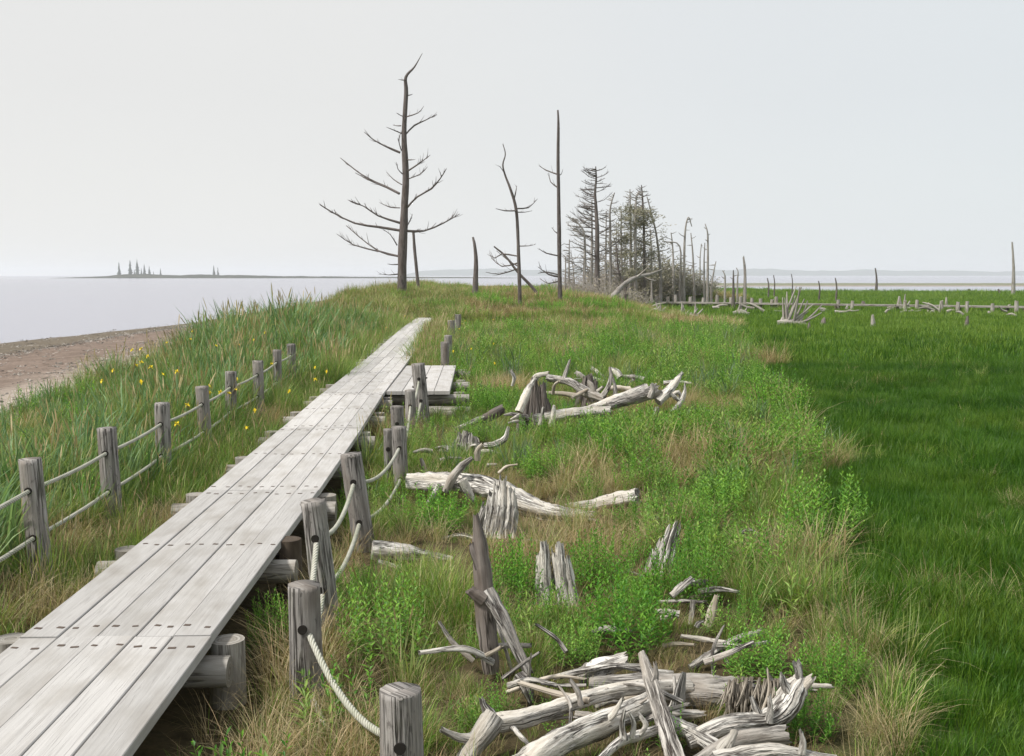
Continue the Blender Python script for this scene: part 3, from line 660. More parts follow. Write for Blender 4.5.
def sticks(n, x0, x1, y0, y1, smin, smax, label, group, seed, lift):
    r_ = random.Random(seed)
    for i in range(n):
        px, py = r_.uniform(x0, x1), r_.uniform(y0, y1); g = gnd(px, py); Y = g.y; k = Y/F
        a = r_.uniform(-.35, 3.4); l = r_.uniform(smin, smax)*k; z = Hs(g.x, Y)+r_.uniform(*lift)
        d = Vector((cos(a), r_.uniform(-.4, .4), abs(sin(a))*r_.uniform(.1, .9)))
        p = Vector((g.x, Y, z)); q = p+d*l; md_ = p.lerp(q, .5)+Vector((r_.uniform(-.1, .1), 0, r_.uniform(-.05, .12)))*l
        rr_ = r_.uniform(1.5, 4.0)*k
        o = MB().tube([p, md_, q], [rr_, rr_*.9, rr_*.6], n=9, ridge=.15, seed=seed+i, sub=4, jag=.03, knobs=.2).build('driftwood_stick', r_.choice(['bleached', 'greydrift', 'greydrift', 'fibre']), None, origin=p)
        tag(o, label, 'driftwood', group)
sticks(38, 470, 810, 668, 756, 22, 95, 'small broken pale stick lying loose in the driftwood heap at the bottom edge', 'loose sticks in the driftwood heap', 5, (.02, .22))
sticks(16, 520, 690, 385, 425, 10, 32, 'small broken pale stick lying loose in the middle driftwood tangle', 'loose sticks in the middle tangle', 6, (.05, .35))
sticks(10, 415, 520, 455, 500, 10, 30, 'small broken stick lying beside the half-buried log', 'loose sticks beside the half-buried log', 7, (.05, .25))
sticks(9, 640, 740, 600, 655, 12, 40, 'thin grey stick lying in the brown litter behind the driftwood heap', 'thin sticks in the brown litter', 8, (.03, .2))

# far driftwood and stumps on the meadow
def root_fan(px, py, Y, n, wpx, hpx, label, seed, name='driftwood_root', cat='driftwood', group=None):
    r_ = random.Random(seed); g = at(px, py, Y); g.z = Hs(g.x, g.y)
    k = Y/F
    P = [g+Vector((-wpx*.35*k, .1, .12)), g+Vector((0, 0, .2)), g+Vector((wpx*.45*k, -.2, .1))]
    o = MB().tube(P, [3.2*k, 4*k, 2.5*k], n=8, ridge=.15, seed=seed, sub=3, jag=.1).build(name, 'farwood', None, origin=g)
    tag(o, label, cat, group)
    for i in range(n):
        t = i/(n-1); a = R(105-85*t)+r_.uniform(-.18, .18)
        l = hpx*k*r_.uniform(.65, 1.1)*(1 if t < .6 else .85)
        st = P[0].lerp(P[2], r_.uniform(.05, .8))
        dv = Vector((cos(a), r_.uniform(-.4, .4), sin(a)))
        MB().tube([st, st+dv*l*.5+Vector((0, 0, -.03*l)), st+dv*l+Vector((0, 0, .06*l))], [1.5*k, 1.1*k, .5*k], n=6, seed=seed+i, sub=2).build('branch', 'farwood', o, origin=st)
    return o
root_fan(790, 322, 50, 15, 34, 36, 'large bleached root mass with a fan of upturned prongs on the green meadow', 31)
root_fan(688, 316, 58, 7, 24, 16, 'pale low tangle of roots in front of the far boardwalk', 32)
root_fan(897, 305, 72, 6, 26, 14, 'bleached arching roots beside the far boardwalk at the right', 33)
root_fan(655, 314, 60, 5, 20, 12, 'small pale forked driftwood at the left end of the far boardwalk', 34)
root_fan(740, 312, 62, 6, 18, 10, 'small pale driftwood under the far boardwalk beside the dark grass patch', 35)
DW('driftwood_log', 'thin white log lying flat in the grass below the far boardwalk', 'driftwood', [(650, 318), (668, 317), (684, 317)], [57.5, 57.5, 57.5], [1.2, 1.4, 1], mat='farwood', n=8)
def far_stump(px, py, h, w_, label, mat='farwood', lean=0):
    g = gnd(px, py); k = g.y/F
    o = MB().tube([g-UP*.1, g+UP*h*.5*k+Vector((lean*.5*k, 0, 0)), g+UP*h*k+Vector((lean*k, 0, 0))], [w_*k, w_*.8*k, w_*.4*k], n=9, ridge=.15, seed=px, jag=.12, sub=3).build('stump', mat, None, origin=g)
    tag(o, label, 'stump')
far_stump(873, 328, 12, 3.2, 'grey broken stump on the open meadow, left of the dark one', 'farwood', -1)
far_stump(966, 329, 12, 3.0, 'dark pointed stump on the open meadow at the far right', 'darkdrift', 1)
far_stump(822, 326, 7, 4, 'low dark stump just right of the bleached root mass', 'darkdrift', 2)
far_stump(809, 331, 8, 2.4, 'small dark stub in front of the bleached root mass', 'darkdrift')
far_stump(863, 307, 5, 3.2, 'squat reddish stump left of the bleached arching roots', 'darkdrift')
far_stump(928, 312, 9, 1.8, 'thin grey stump just right of the bleached arching roots')
far_stump(946, 310, 12, 2.0, 'upright grey stump by the far boardwalk, middle of the right side')
far_stump(1006, 313, 8, 2.0, 'bent white stump by the far boardwalk near the right edge', 'farwood', 3)
DW('driftwood_stick', 'white forked stick in the long grass left of the meadow', 'driftwood', [(644, 344), (648, 340), (652, 342)], [38, 38, 38], [1.5, 2, 1], mat='farwood', branches=[([(647, 341), (647, 335), (648, 330)], [38], [1, .8, .5])])
DW('driftwood_stick', 'short white slanting stick at the foot of the slim crooked dead tree', 'driftwood', [(522, 312), (525, 316), (527, 320)], [56, 55.5, 55], [1.2, 1.6, 1], mat='farwood')

rs = random.Random(77)
for i in range(26):
    px = rs.uniform(640, 1024); t = (px-640)/384; Y = 78-12*t-rs.uniform(2.5, 9); x = ray(px, 300).x*Y; g = Vector((x, Y, Hs(x, Y))); k = Y/F
    a = rs.uniform(-.2, 3.3); d = Vector((cos(a), rs.uniform(-.3, .3), abs(sin(a))*rs.uniform(.1, .9))); l = rs.uniform(5, 20)*k
    p = g+UP*rs.uniform(.1, .3)
    o = MB().tube([p, p+d*l*.5+Vector((0, 0, rs.uniform(-.1, .15))), p+d*l], [1.5*k, 1.3*k, .6*k], n=7, ridge=.12, seed=i, sub=3, jag=.05).build('driftwood_stick', 'farwood', None, origin=p)
    tag(o, 'small bleached driftwood piece in the grass in front of the far boardwalk', 'driftwood', 'driftwood pieces along the far boardwalk')
# ------------------------------------------------------------------ far boardwalk with posts
fw = empty('boardwalk', (20, 72, 0), 'far low boardwalk crossing the meadow from the dead trees to the right edge', 'boardwalk')
A, B = Vector((8.5, 78.5, .50)), Vector((46, 59.5, .47)); fd = (B-A).normalized(); fn = Vector((fd.y, -fd.x, 0))
nseg = 11; ll = (B-A).length/nseg
for i in range(nseg):
    for j in (-1, 0, 1):
        c_ = A+fd*(ll*(i+.5))+fn*(j*.35)+UP*(-.05)
        MB().box(c_, fn*.165, fd*(ll/2-.02), UP*.06, .01).build('plank', 'farbeam', fw, origin=c_)
    c_ = A+fd*(ll*i)
    for sd in (-.6, .6):
        q = c_+fn*sd; g = Hs(q.x, q.y)
        MB().tube([Vector((q.x, q.y, g-.2)), Vector((q.x, q.y, .36))], [.1, .1], n=8, sub=2, seed=i).build('pile', 'brown_beam', fw, origin=(q.x, q.y, g))
fl = 'weathered grey post standing along the far boardwalk'
for i, px in enumerate([657, 668, 676, 690, 703, 717, 731, 741, 745, 752, 761, 772, 776, 838, 852, 905, 917, 942, 958, 967, 993, 1017]):
    t = (px-640)/(1024-640); Y = 79-13*min(t, 1.2)-1.1
    x = ray(px, 303).x*Y; g = Hs(x, Y); hh = rnd.uniform(.75, 1.0)*(1.0 if px < 800 else .9)
    ln = rnd.uniform(-.08, .08)
    o = MB().tube([(x, Y, g-.2), (x+ln*.5, Y, g+hh*.5), (x+ln, Y, g+hh)], [.14, .13, .11], n=8, ridge=.06, seed=px, sub=2, jag=.05).build('fence_post', 'farwood', None, origin=(x, Y, g))
    tag(o, fl, 'fence post', 'posts along the far boardwalk')

# ------------------------------------------------------------------ dead trees
def tree(name, label, trunk, Y, r0, r1, brs, mat='snag', group=None, seed=1, radz=None, cat='dead tree', baseground=True, twigs=4, n=12, extra=None):
    """trunk and brs are pixel traces; each limb also gets its own reach towards or away from the viewer's side"""
    rr = random.Random(seed)
    P = [at(p[0], p[1], Y) for p in trunk]
    if baseground:
        g = Hs(P[0].x, P[0].y)-.2
        if P[0].z > g: P = [Vector((P[0].x+.02, Y, g))]+P
    for i in range(2, len(P)): P[i].y += rr.uniform(-.08, .08)
    root = empty(name, (P[0].x, P[0].y, P[0].z), label, cat, group)
    m_ = len(P); rad = [r0+(r1-r0)*(i/(m_-1))**.8 for i in range(m_)]; rad[0] *= 1.25
    if radz: rad = radz
    MB().tube(P, rad, n=n, ridge=.05, seed=seed, sub=4, knobs=.06).build('trunk', mat, root, origin=P[0])
    for j, b_ in enumerate(brs):
        tr, ra = b_[0], b_[1]
        dep = b_[2] if len(b_) > 2 else rr.uniform(-.9, .9)
        ln = math.hypot(tr[-1][0]-tr[0][0], tr[-1][1]-tr[0][1])/F*Y
        Q = [at(p[0], p[1], Y+dep*ln*i/(len(tr)-1)) for i, p in enumerate(tr)]
        for q_ in Q[1:-1]: q_ += Vector((rr.uniform(-1, 1), 0, rr.uniform(-1, 1)))*.075*ln/len(Q)
        if len(Q) == 2: Q = [Q[0], Q[0].lerp(Q[1], .5)+Vector((0, 0, -.05*ln)), Q[1]]
        ra *= .8; mb = MB().tube(Q, [ra, ra*.75, ra*.3], n=7, ridge=.08, seed=seed*50+j, sub=2, knobs=.3)
        for k in range(int(twigs*rr.uniform(.8, 2.0)*min(2.5, ln/1.0))):
            t = rr.uniform(.12, .9); i = min(int(t*(len(Q)-1)), len(Q)-2); q = Q[i].lerp(Q[i+1], t*(len(Q)-1)-i)
            d = (Q[i+1]-Q[i]).normalized(); d = (d+Vector((rr.uniform(-.8, .8), rr.uniform(-.8, .8), rr.uniform(-.3, .9)))).normalized()
            l = rr.uniform(.12, .6)*min(1, ln/1.6)
            mb.tube([q, q+d*l*.5, q+d*l+UP*l*.1], [ra*.35, ra*.25, ra*.1], n=4, seed=k, sub=1, cap=False)
        mb.build('branch', mat, root, origin=Q[0])
    return root
def zc(pts, x0, y0, k): return [(x0+a/k, y0+b/k) for a, b in pts]
z4 = lambda *p: zc(p, 300, 40, 2.8)
z5 = lambda *p: zc(p, 540, 150, 4.582)
T1 = [((290,535),(220,525),(150,510),(90,480),(55,460)),((275,605),(220,590),(170,555),(130,520)),((220,592),(150,572),(103,543)),((280,512),(220,495),(180,465),(135,448)),
 ((278,430),(240,410),(190,385),(150,358),(113,330)),((240,412),(200,395),(155,372)),((280,315),(240,298),(205,278),(180,258)),((285,262),(262,252),(242,244)),((283,240),(260,238)),
 ((292,215),(270,204)),((285,405),(262,390),(242,370)),((287,375),(275,362),(270,342)),((280,470),(250,468),(222,455)),((272,575),(255,545),(232,530)),((276,655),(222,655)),((276,628),(245,627)),
 ((297,112),(275,110)),((284,310),(276,280),(285,255)),((300,535),(350,532),(400,512),(447,487)),((298,472),(325,440),(365,415),(395,385),(410,360)),((300,368),(330,350),(365,322)),
 ((300,390),(335,375),(357,355)),((295,265),(320,240),(350,225),(383,208)),((298,215),(330,205),(347,185)),((298,155),(315,152)),((298,335),(323,334)),((295,530),(310,500),(315,487))]
thick = {0: .095, 1: .08, 2: .055, 3: .08, 4: .09, 5: .06, 6: .08, 18: .085, 19: .085, 20: .06, 22: .07}
tb = [(z4(*b_), thick.get(i, .042), (.0 if i in (2, 5) else None)) for i, b_ in enumerate(T1)]
tb = [(a, r) if d is None else (a, r, d) for a, r, d in tb]
tree('dead_tree', 'tallest bare dead tree, long upswept limbs on both sides, beyond the boardwalk end', z4((285,735),(287,600),(292,480),(296,380),(291,260),(297,150),(296,104),(320,75),(343,38)), 58, .30, .03, tb,
     seed=5, radz=[.28, .21, .16, .125, .10, .08, .055, .045, .03, .012], twigs=5)
tree('dead_tree', 'thin leaning dead pole close to the right of the tallest dead tree', z4((332,700),(322,600),(317,535)), 66, .13, .08, [], seed=6)
tree('dead_tree', 'short thick broken snag standing alone between the tallest tree and the crooked one', z4((491,690),(493,620),(489,575),(484,552)), 64, .23, .06, [], seed=7)
tree('dead_tree', 'slim crooked dead tree with a wavy top and small side limbs', z4((616,745),(612,600),(606,480),(590,420),(575,380),(568,350),(575,320),(568,290)), 54, .125, .02,
     [(z4((604,478),(575,478),(548,472)), .045), (z4((608,472),(640,468),(665,445)), .05), (z4((608,482),(650,478)), .035), (z4((600,445),(604,420),(607,408)), .04), (z4((612,577),(640,577),(660,572)), .035), (z4((572,372),(560,355),(552,352)), .025),
      (z4((608,605),(565,598),(545,610),(525,600)), .05), (z4((608,625),(565,635),(535,610)), .05), (z4((610,640),(560,655),(520,650)), .05), (z4((608,632),(580,615),(550,590)), .04)], seed=8)
tree('dead_tree', 'leaning dead pole propped diagonally across the foot of the crooked dead tree', z4((660,705),(610,650),(575,605),(543,578)), 61, .13, .04, [], seed=9)
tree('dead_tree', 'tall straight needle-like dead trunk with short lower limbs left of the thicket', z5((93,720),(89,500),(86,250),(83,60),(84,-120),(82,-183)), 56, .24, .05,
     [(z5((82,112),(30,92),(-5,72)), .05), (z5((82,172),(50,145),(40,105)), .05), (z5((84,118),(98,110),(105,88)), .035), (z5((86,485),(30,472),(-5,452)), .05), (z5((86,580),(40,570),(-10,535)), .06), (z5((86,572),(30,560),(-10,565)), .05),
      (z5((86,385),(66,372),(56,355)), .04), (z5((84,-95),(92,-100)), .03), (z5((88,440),(110,430)), .03), (z5((88,600),(40,610),(0,590)), .05), (z5((84,20),(92,10)),.025)], seed=10, radz=[.15, .13, .112, .10, .085, .068, .045])
# thicket
def rbr(trunk, n, l0, l1, bias, seed, up=.45, zlo=.12, zhi=.96):
    n = int(n*1.7) if n > 9 else n
    """random limbs off a traced trunk (in zoom units): up-swept, bias < 0 leans them left"""
    r_ = random.Random(seed); o = []
    for i in range(n):
        t = zlo+(zhi-zlo)*(i+r_.random())/n
        k = t*(len(trunk)-1); a = min(int(k), len(trunk)-2); f = k-a
        x = trunk[a][0]+(trunk[a+1][0]-trunk[a][0])*f; y = trunk[a][1]+(trunk[a+1][1]-trunk[a][1])*f
        sd = -1 if r_.random() < .5-bias*.5 else 1
        l = (l0+(l1-l0)*(1-t))*r_.uniform(.5, 1.2)
        dy = up*l*r_.uniform(-.2, 1.6)
        o.append((z5((x, y), (x+sd*l*.5, y-dy*.3), (x+sd*l, y-dy)), .05*r_.uniform(.6, 1.1)))
    return o
def crown(root, pts, n, spread, seed, mat='needle'):
    """clusters of dull needle sprays on the limbs of a half-dead spruce"""
    r_ = random.Random(seed); V, Fc = [], []
    for _ in range(n):
        p = pts[r_.randrange(len(pts))]; c_ = p+Vector((r_.gauss(0, spread), r_.gauss(0, spread), r_.gauss(0, spread*.7)))
        d = Vector((r_.uniform(-1, 1), r_.uniform(-1, 1), r_.uniform(-.3, .8))).normalized()
        w_ = d.orthogonal().normalized()*r_.uniform(.02, .045); l = d*r_.uniform(.1, .28); b = len(V)
        V += [c_-w_, c_+w_, c_+l*.6+w_*.7, c_+l, c_+l*.6-w_*.7]; Fc.append((b, b+1, b+2, b+3, b+4))
    me = bpy.data.meshes.new('crown'); o0 = parent_loc(root); me.from_pydata([tuple(v-o0) for v in V], [], Fc); me.materials.append(M[mat])
    o = bpy.data.objects.new('crown', me); COL.objects.link(o); o.parent = root
TG = 'dead trees of the thicket'
TH_ = [ # trunk, Y, r0, nbr, l0, l1, bias, crown, label
 ([(262,640),(262,400),(258,280),(252,200),(258,130),(255,75)], 75, .24, 30, 40, 130, -.5, 0, 'tallest feathery dead spruce of the thicket with dense upswept limbs'),
 ([(235,640),(238,400),(238,230)], 77, .17, 18, 50, 110, -.7, 0, 'dark dead spruce just left of the tallest one in the thicket'),
 ([(202,620),(205,400),(178,340),(150,310)], 74, .14, 14, 40, 90, -.8, 0, 'bent dead spruce leaning left at the left side of the thicket'),
 ([(325,640),(322,400),(322,270),(342,195)], 76, .15, 14, 20, 50, 0, 0, 'pale dead pole with a curved top in the middle of the thicket'),
 ([(300,640),(302,420),(304,280)], 79, .12, 16, 30, 70, .2, 0, 'thin dead spruce between the tallest spruce and the curved pole'),
 ([(378,640),(372,420),(372,270)], 80, .13, 16, 25, 60, 0, 250, 'short bushy half-dead spruce right of the curved pole'),
 ([(415,620),(415,350),(413,250),(412,180)], 78, .15, 16, 20, 60, 0, 450, 'thin-topped half-dead spruce with dull green clumps, left of the trio'),
 ([(438,640),(437,350),(440,230),(453,188)], 76, .17, 18, 20, 60, 0, 800, 'fullest half-dead spruce with dull green clumps, middle of the trio'),
 ([(480,640),(476,350),(470,220),(465,160)], 77, .17, 18, 20, 60, .2, 500, 'tall-tipped half-dead spruce with dull green clumps, right of the trio'),
 ([(552,560),(535,400),(515,310),(490,215)], 79, .14, 12, 20, 60, .5, 150, 'thin dead tree leaning left behind the green trio'),
 ([(392,640),(362,560),(354,500),(350,430)], 70, .13, 4, 20, 40, 0, 0, 'dark bare stem bending left in front of the thicket'),
 ([(512,640),(510,480),(505,360)], 80, .12, 12, 20, 50, 0, 200, 'short dark stem behind the right of the green trio'),
 ([(133,640),(133,520),(135,410)], 76, .10, 10, 20, 50, -.2, 0, 'small bare stem at the left edge of the thicket'),
 ([(115,640),(117,560),(116,490)], 72, .09, 6, 20, 40, 0, 0, 'shortest bare stem beside the needle-like trunk'),
 ([(612,560),(608,440),(600,378)], 82, .13, 6, 20, 60, 0, 0, 'bare snag with a hooked top on the right shoulder of the thicket'),
 ([(660,640),(662,430),(668,350),(680,308),(696,350)], 80, .13, 6, 15, 40, 0, 0, 'pale snag whose top arches over to the right'),
 ([(706,640),(700,480),(692,380)], 78, .13, 4, 15, 40, 0, 0, 'straight snag just right of the arching one'),
 ([(753,640),(752,520),(755,425)], 80, .12, 3, 15, 30, 0, 0, 'shorter snag left of the tall right-hand one with a bent tip'),
 ([(768,640),(770,430),(766,375),(757,338)], 82, .14, 4, 10, 30, 0, 0, 'tall snag with a bent tip at the right end of the thicket'),
 ([(785,640),(795,560),(806,510)], 80, .11, 4, 20, 40, 0, 0, 'low forked snag at the right foot of the thicket'),
 ([(735,620),(733,500),(740,430)], 86, .09, 3, 10, 30, 0, 0, 'thin grey snag behind the right end of the thicket'),
 ([(640,600),(640,440),(560,420)], 79, .10, 5, 15, 40, .2, 0, 'snag with a limb thrown out level at the right of the green trio'),
 ([(848,600),(845,570),(836,552)], 80, .09, 2, 12, 20, 0, 0, 'tiny forked stub right of the thicket'),
 ([(886,690),(886,600),(887,550)], 74, .17, 3, 15, 30, .6, 0, 'stout broken snag with a side fork on the ridge right of the thicket'),
 ([(940,690),(942,560),(934,485)], 76, .14, 1, 8, 20, -1, 0, 'tall slim snag standing alone on the ridge right of the thicket'),
 ([(905,600),(907,560),(900,540)], 84, .08, 1, 8, 20, 0, 0, 'slender stub behind the stout broken snag')]
for i, (tk, Y, r0, nb, l0, l1, bias, cr, lb) in enumerate(TH_):
    mt = 'snag' if i in (0, 10, 8, 23) else ('snag_pale')
    root = tree('dead_tree', lb, z5(*tk), Y, r0, .035, rbr(tk, nb, l0, l1, bias, 60+i), mat=mt, group=TG, seed=60+i, n=8, twigs=9 if nb > 9 else 2)
    if cr:
        zs = [at(*z5((tk[a][0]+(tk[a+1][0]-tk[a][0])*f+random.Random(i*9+a).uniform(-8, 8), tk[a][1]+(tk[a+1][1]-tk[a][1])*f))[0], Y) for a in range(len(tk)-1) for f in (0, .25, .5, .75)]
        rr = random.Random(i); pts = []
        for q in zs:
            if q.z < 2.4 or q.z > 2.4+.8*(zs[-1].z-2.4): continue
            for _ in range(3): pts.append(q+Vector((rr.choice((-1, 1))*rr.uniform(.1, 1.1), rr.uniform(-.9, .9), rr.uniform(-.2, .4))))
        if pts: crown(root, pts, int(cr*2.2), .24, i)
DW('fallen_trunk', 'pale fallen trunk arching up to the right in front of the thicket', 'fallen tree', z5((308,712),(340,665),(380,620),(440,585),(500,570),(560,548)), [64, 65, 66, 67, 68, 69], [3.2, 3, 2.8, 2.2, 1.6, .8], mat='snag_pale', jag=0, n=10,
   branches=[(z5((470,575),(490,590),(530,600)), [67.5], [1.2, .8, .4]), (z5((440,585),(470,560),(500,530)), [67], [1.2, .8, .4])])
rs = random.Random(404)
for i in range(22):
    bx = rs.uniform(110, 700); top = 560-rs.uniform(.35, .95)*max(60, 300-abs(bx-330)*.75)
    tk = [(bx, 640), (bx+rs.uniform(-10, 10), (640+top)/2), (bx+rs.uniform(-25, 25), top)]
    tree('dead_tree', 'thin bare grey stem among the crowded dead trees of the thicket', z5(*tk), rs.uniform(79, 90), .09, .02, rbr(tk, 10, 20, 75, -.2, 700+i), mat='snag_pale', group='thin stems filling the thicket', seed=700+i, n=6, twigs=7)
# scrub at the foot of the thicket
def scrub(px, Y, w_, h, label, seed, green, nst=80):
    r_ = random.Random(seed); x = ray(px, 285).x*Y; g = Vector((x, Y, Hs(x, Y)))
    root = empty('bush', g, label, 'bush', 'scrub at the foot of the dead trees'); mb = MB(); tips = []
    for i in range(nst):
        a = r_.uniform(0, 6.28); rr_ = r_.random()**.5
        b_ = g+Vector((cos(a)*rr_*w_*.7, sin(a)*rr_*w_*.6, -.05))
        hh = h*r_.uniform(.4, 1.05)*(1-.5*rr_*rr_)
        t = b_+Vector((cos(a)*rr_*w_*.4+r_.uniform(-.3, .3), sin(a)*rr_*.4+r_.uniform(-.3, .3), hh))
        md_ = b_.lerp(t, .5)+Vector((r_.uniform(-.15, .15), 0, 0))
        mb.tube([b_, md_, t], [.028, .018, .006], n=4, sub=2, cap=False, seed=i)
        tips += [md_, t, b_.lerp(t, .75)]
        for k in range(4):
            q = b_.lerp(t, r_.uniform(.3, .95)); e = q+Vector((r_.uniform(-.5, .5), r_.uniform(-.5, .5), r_.uniform(-.05, .45)))
            mb.tube([q, e], [.012, .004], n=3, sub=1, cap=False); tips.append(e)
    mb.build('branches', 'twig', root, origin=g)
    if green: crown(root, tips, green, .2, seed)
scrub(575, 72, 2.2, 1.9, 'grey leafless scrub at the left foot of the thicket', 1, 0, 90)
scrub(600, 71, 2.0, 1.7, 'grey leafless scrub below the tallest feathery spruce', 2, 200, 90)
scrub(628, 73, 2.0, 1.7, 'twiggy scrub in the middle of the thicket foot', 3, 500, 90)
scrub(662, 84, 2.4, 3.3, 'tallest dull green scrub bush at the right shoulder of the thicket', 4, 5000, 110)
scrub(680, 85, 2.3, 2.4, 'brownish scrub bush right of the tallest scrub', 5, 1300, 100)
scrub(700, 86, 2.0, 1.7, 'low grey-brown scrub at the right end of the thicket', 6, 500, 90)
scrub(650, 82, 2.0, 1.8, 'low green scrub behind the fallen trunk', 7, 2200, 60)
# lone poles on the meadow
for (px, y0, y1, Y, r_, lb) in [(744, 257, 296, 84, .14, 'curved grey pole-like dead trunk on the ridge nearest the thicket side'), (768, 278, 296, 96, .12, 'short dead stub on the ridge, first of the low row'), (774, 275, 292, 110, .11, 'short dead stub on the ridge, second of the low row'),
        (792, 274, 292, 110, .1, 'thin dead stub on the ridge at the right of the low row'), (819, 281, 296, 95, .12, 'dead stub on the meadow left of the mud strip'), (836, 278, 297, 92, .13, 'dark dead stub by the start of the mud strip'),
        (876, 268, 291, 150, .22, 'straight dark pole-like dead trunk at the edge of the mud'), (1013, 242, 295, 125, .24, 'tall lone dead trunk near the right edge'), (999, 289, 297, 125, .25, 'low dark stub left of the tall lone trunk'), (969, 289, 294, 150, .35, 'squat dark stub at the meadow edge')]:
    P0 = at(px, y1+4, Y); tree('dead_tree', lb, [(px, y1+4), (px+.6, (y0+y1)/2), (px-.6, y0)], Y, r_, r_*.4, [], mat='snag_pale' if px in (1013, 744) else 'snag', seed=px, group='lone dead trunks on the meadow', n=8)
scrub(588, 80, 2.6, 2.6, 'twiggy grey scrub between the trunks at the left of the thicket', 8, 300, 120)
scrub(614, 82, 2.6, 2.9, 'tall twiggy scrub between the trunks at the middle of the thicket', 9, 700, 130)
scrub(640, 83, 2.6, 3.2, 'tall dull olive scrub between the green trio and the right shoulder', 10, 2200, 130)
# island trees
for i, (px, h) in enumerate([(122, 14), (133, 16), (140, 17), (147, 12), (152, 10), (163, 8), (216, 11), (220, 9), (156, 5), (137, 7), (144, 8)]):
    x = px2x(px, Yi); k = Yi/F; g = Vector((x, Yi-8, SEA+2.2)); H_ = h*k
    root = empty('spruce', g, 'hazy thin spruce on the distant island across the water', 'tree', 'spruces on the distant island')
    MB().tube([g, g+UP*H_*.5, g+UP*H_], [.25, .18, .05], n=6, sub=2, seed=i).build('trunk', 'farspruce', root, origin=g)
    r_ = random.Random(i); V, Fc = [], []
    for q in range(6):
        z0 = H_*(.04+.15*q); z1 = z0+H_*.24; ra = H_*.19*(1-q/6.6); b = len(V); n_ = 9
        for a in range(n_): k_ = ra*r_.uniform(.55, 1.15); V.append(Vector((cos(a*2*pi/n_)*k_, sin(a*2*pi/n_)*k_, z0-r_.uniform(0, .05)*H_)))
        V.append(Vector((0, 0, z1)))
        for a in range(n_): Fc.append((b+a, b+(a+1) % n_, b+n_))
    me = bpy.data.meshes.new('crown'); me.from_pydata([tuple(v) for v in V], [], Fc); me.materials.append(M['farspruce'])
    o = bpy.data.objects.new('crown', me); COL.objects.link(o); o.parent = root

#VEG
exec_veg = True
# ------------------------------------------------------------------ plants
def mesh_from(V, Fc, mats, mi, name):
    me = bpy.data.meshes.new(name)
    me.from_pydata(V, [], Fc)
    for q in mats: me.materials.append(M[q])
    if mi is not None: me.polygons.foreach_set('material_index', mi)
    me.update(); return me
def blades(r_, n, rad, h0, h1, w0, w1, droop, V, Fc, mi, mat=0, seg=3, lean=.25):
    for _ in range(n):
        a = r_.uniform(0, 6.28); q = rad*r_.random()**.5; bx, by = cos(a)*q, sin(a)*q
        la = a+r_.uniform(-1.2, 1.2); h = r_.uniform(h0, h1); w_ = r_.uniform(w0, w1); ln = r_.uniform(.02, lean)*h; dr = droop*r_.uniform(.2, 1.2)
        fa = la+pi/2+r_.uniform(-.6, .6); wx, wy = cos(fa)*w_/2, sin(fa)*w_/2; b = len(V)
        for s in range(seg+1):
            t = s/seg
            px = bx+cos(la)*(ln*t+dr*h*t*t*.8); py = by+sin(la)*(ln*t+dr*h*t*t*.8); z = h*(t-dr*.45*t*t*t)-.03*(1-t)
            k = (1-t*t*.75) if t < 1 else 0
            if s < seg: V.append((px-wx*k, py-wy*k, z)); V.append((px+wx*k, py+wy*k, z))
            else: V.append((px, py, z))
        for s in range(seg-1): Fc.append((b+2*s, b+2*s+1, b+2*s+3, b+2*s+2)); mi.append(mat)
        Fc.append((b+2*seg-2, b+2*seg-1, b+2*seg)); mi.append(mat)
def heads(r_, n, rad, h0, h1, V, Fc, mi, mat):
    for _ in range(n):
        a = r_.uniform(0, 6.28); q = rad*r_.random()**.5; x, y = cos(a)*q, sin(a)*q; h = r_.uniform(h0, h1); la = r_.uniform(0, 6.28); ln = .18*h
        fa = r_.uniform(0, 6.28); cx, cy = cos(fa), sin(fa); b = len(V)
        for (t, w_) in ((0, .002), (.6, .002), (.8, .0025), (.86, .008), (.95, .007), (1, .001)):
            X, Y = x+cos(la)*ln*t*t, y+sin(la)*ln*t*t
            V.append((X-cx*w_, Y-cy*w_, h*t)); V.append((X+cx*w_, Y+cy*w_, h*t))
        for s in range(5): Fc.append((b+2*s, b+2*s+1, b+2*s+3, b+2*s+2)); mi.append(mat)
def leafstems(r_, n, rad, h0, h1, V, Fc, mi, ls=.075, lw=.02, lmat=0, smat=1, dome=0., per=26):
    for _ in range(n):
        a = r_.uniform(0, 6.28); u = r_.random()**.5; q = rad*u; x, y = cos(a)*q, sin(a)*q; h = r_.uniform(h0, h1)*(1-dome*u*u)
        lx, ly = cos(a)*u*.22*h+r_.uniform(-.05, .05), sin(a)*u*.22*h+r_.uniform(-.05, .05); b = len(V)
        V += [(x-.003, y, -.03), (x+.003, y, -.03), (x+lx+.0015, y+ly, h), (x+lx-.0015, y+ly, h)]; Fc.append((b, b+1, b+2, b+3)); mi.append(smat)
        m_ = int(per*h/.5)
        for i in range(m_):
            t = .12+.88*i/m_; az = i*2.4+r_.uniform(-.4, .4); l = ls*(1-.45*t)*r_.uniform(.7, 1.25); w_ = lw*(1-.3*t)*r_.uniform(.8, 1.2)
            px, py, pz = x+lx*t, y+ly*t, h*t; el = .25+.75*t+r_.uniform(-.3, .3)
            dx, dy, dz = cos(az)*cos(el), sin(az)*cos(el), sin(el); sx, sy = -sin(az)*w_/2, cos(az)*w_/2; b = len(V)
            V += [(px, py, pz), (px+dx*l*.45-sx, py+dy*l*.45-sy, pz+dz*l*.5), (px+dx*l, py+dy*l, pz+dz*l*.8), (px+dx*l*.45+sx, py+dy*l*.45+sy, pz+dz*l*.5)]
            Fc.append((b, b+1, b+2, b+3)); mi.append(lmat)
LIB = {}
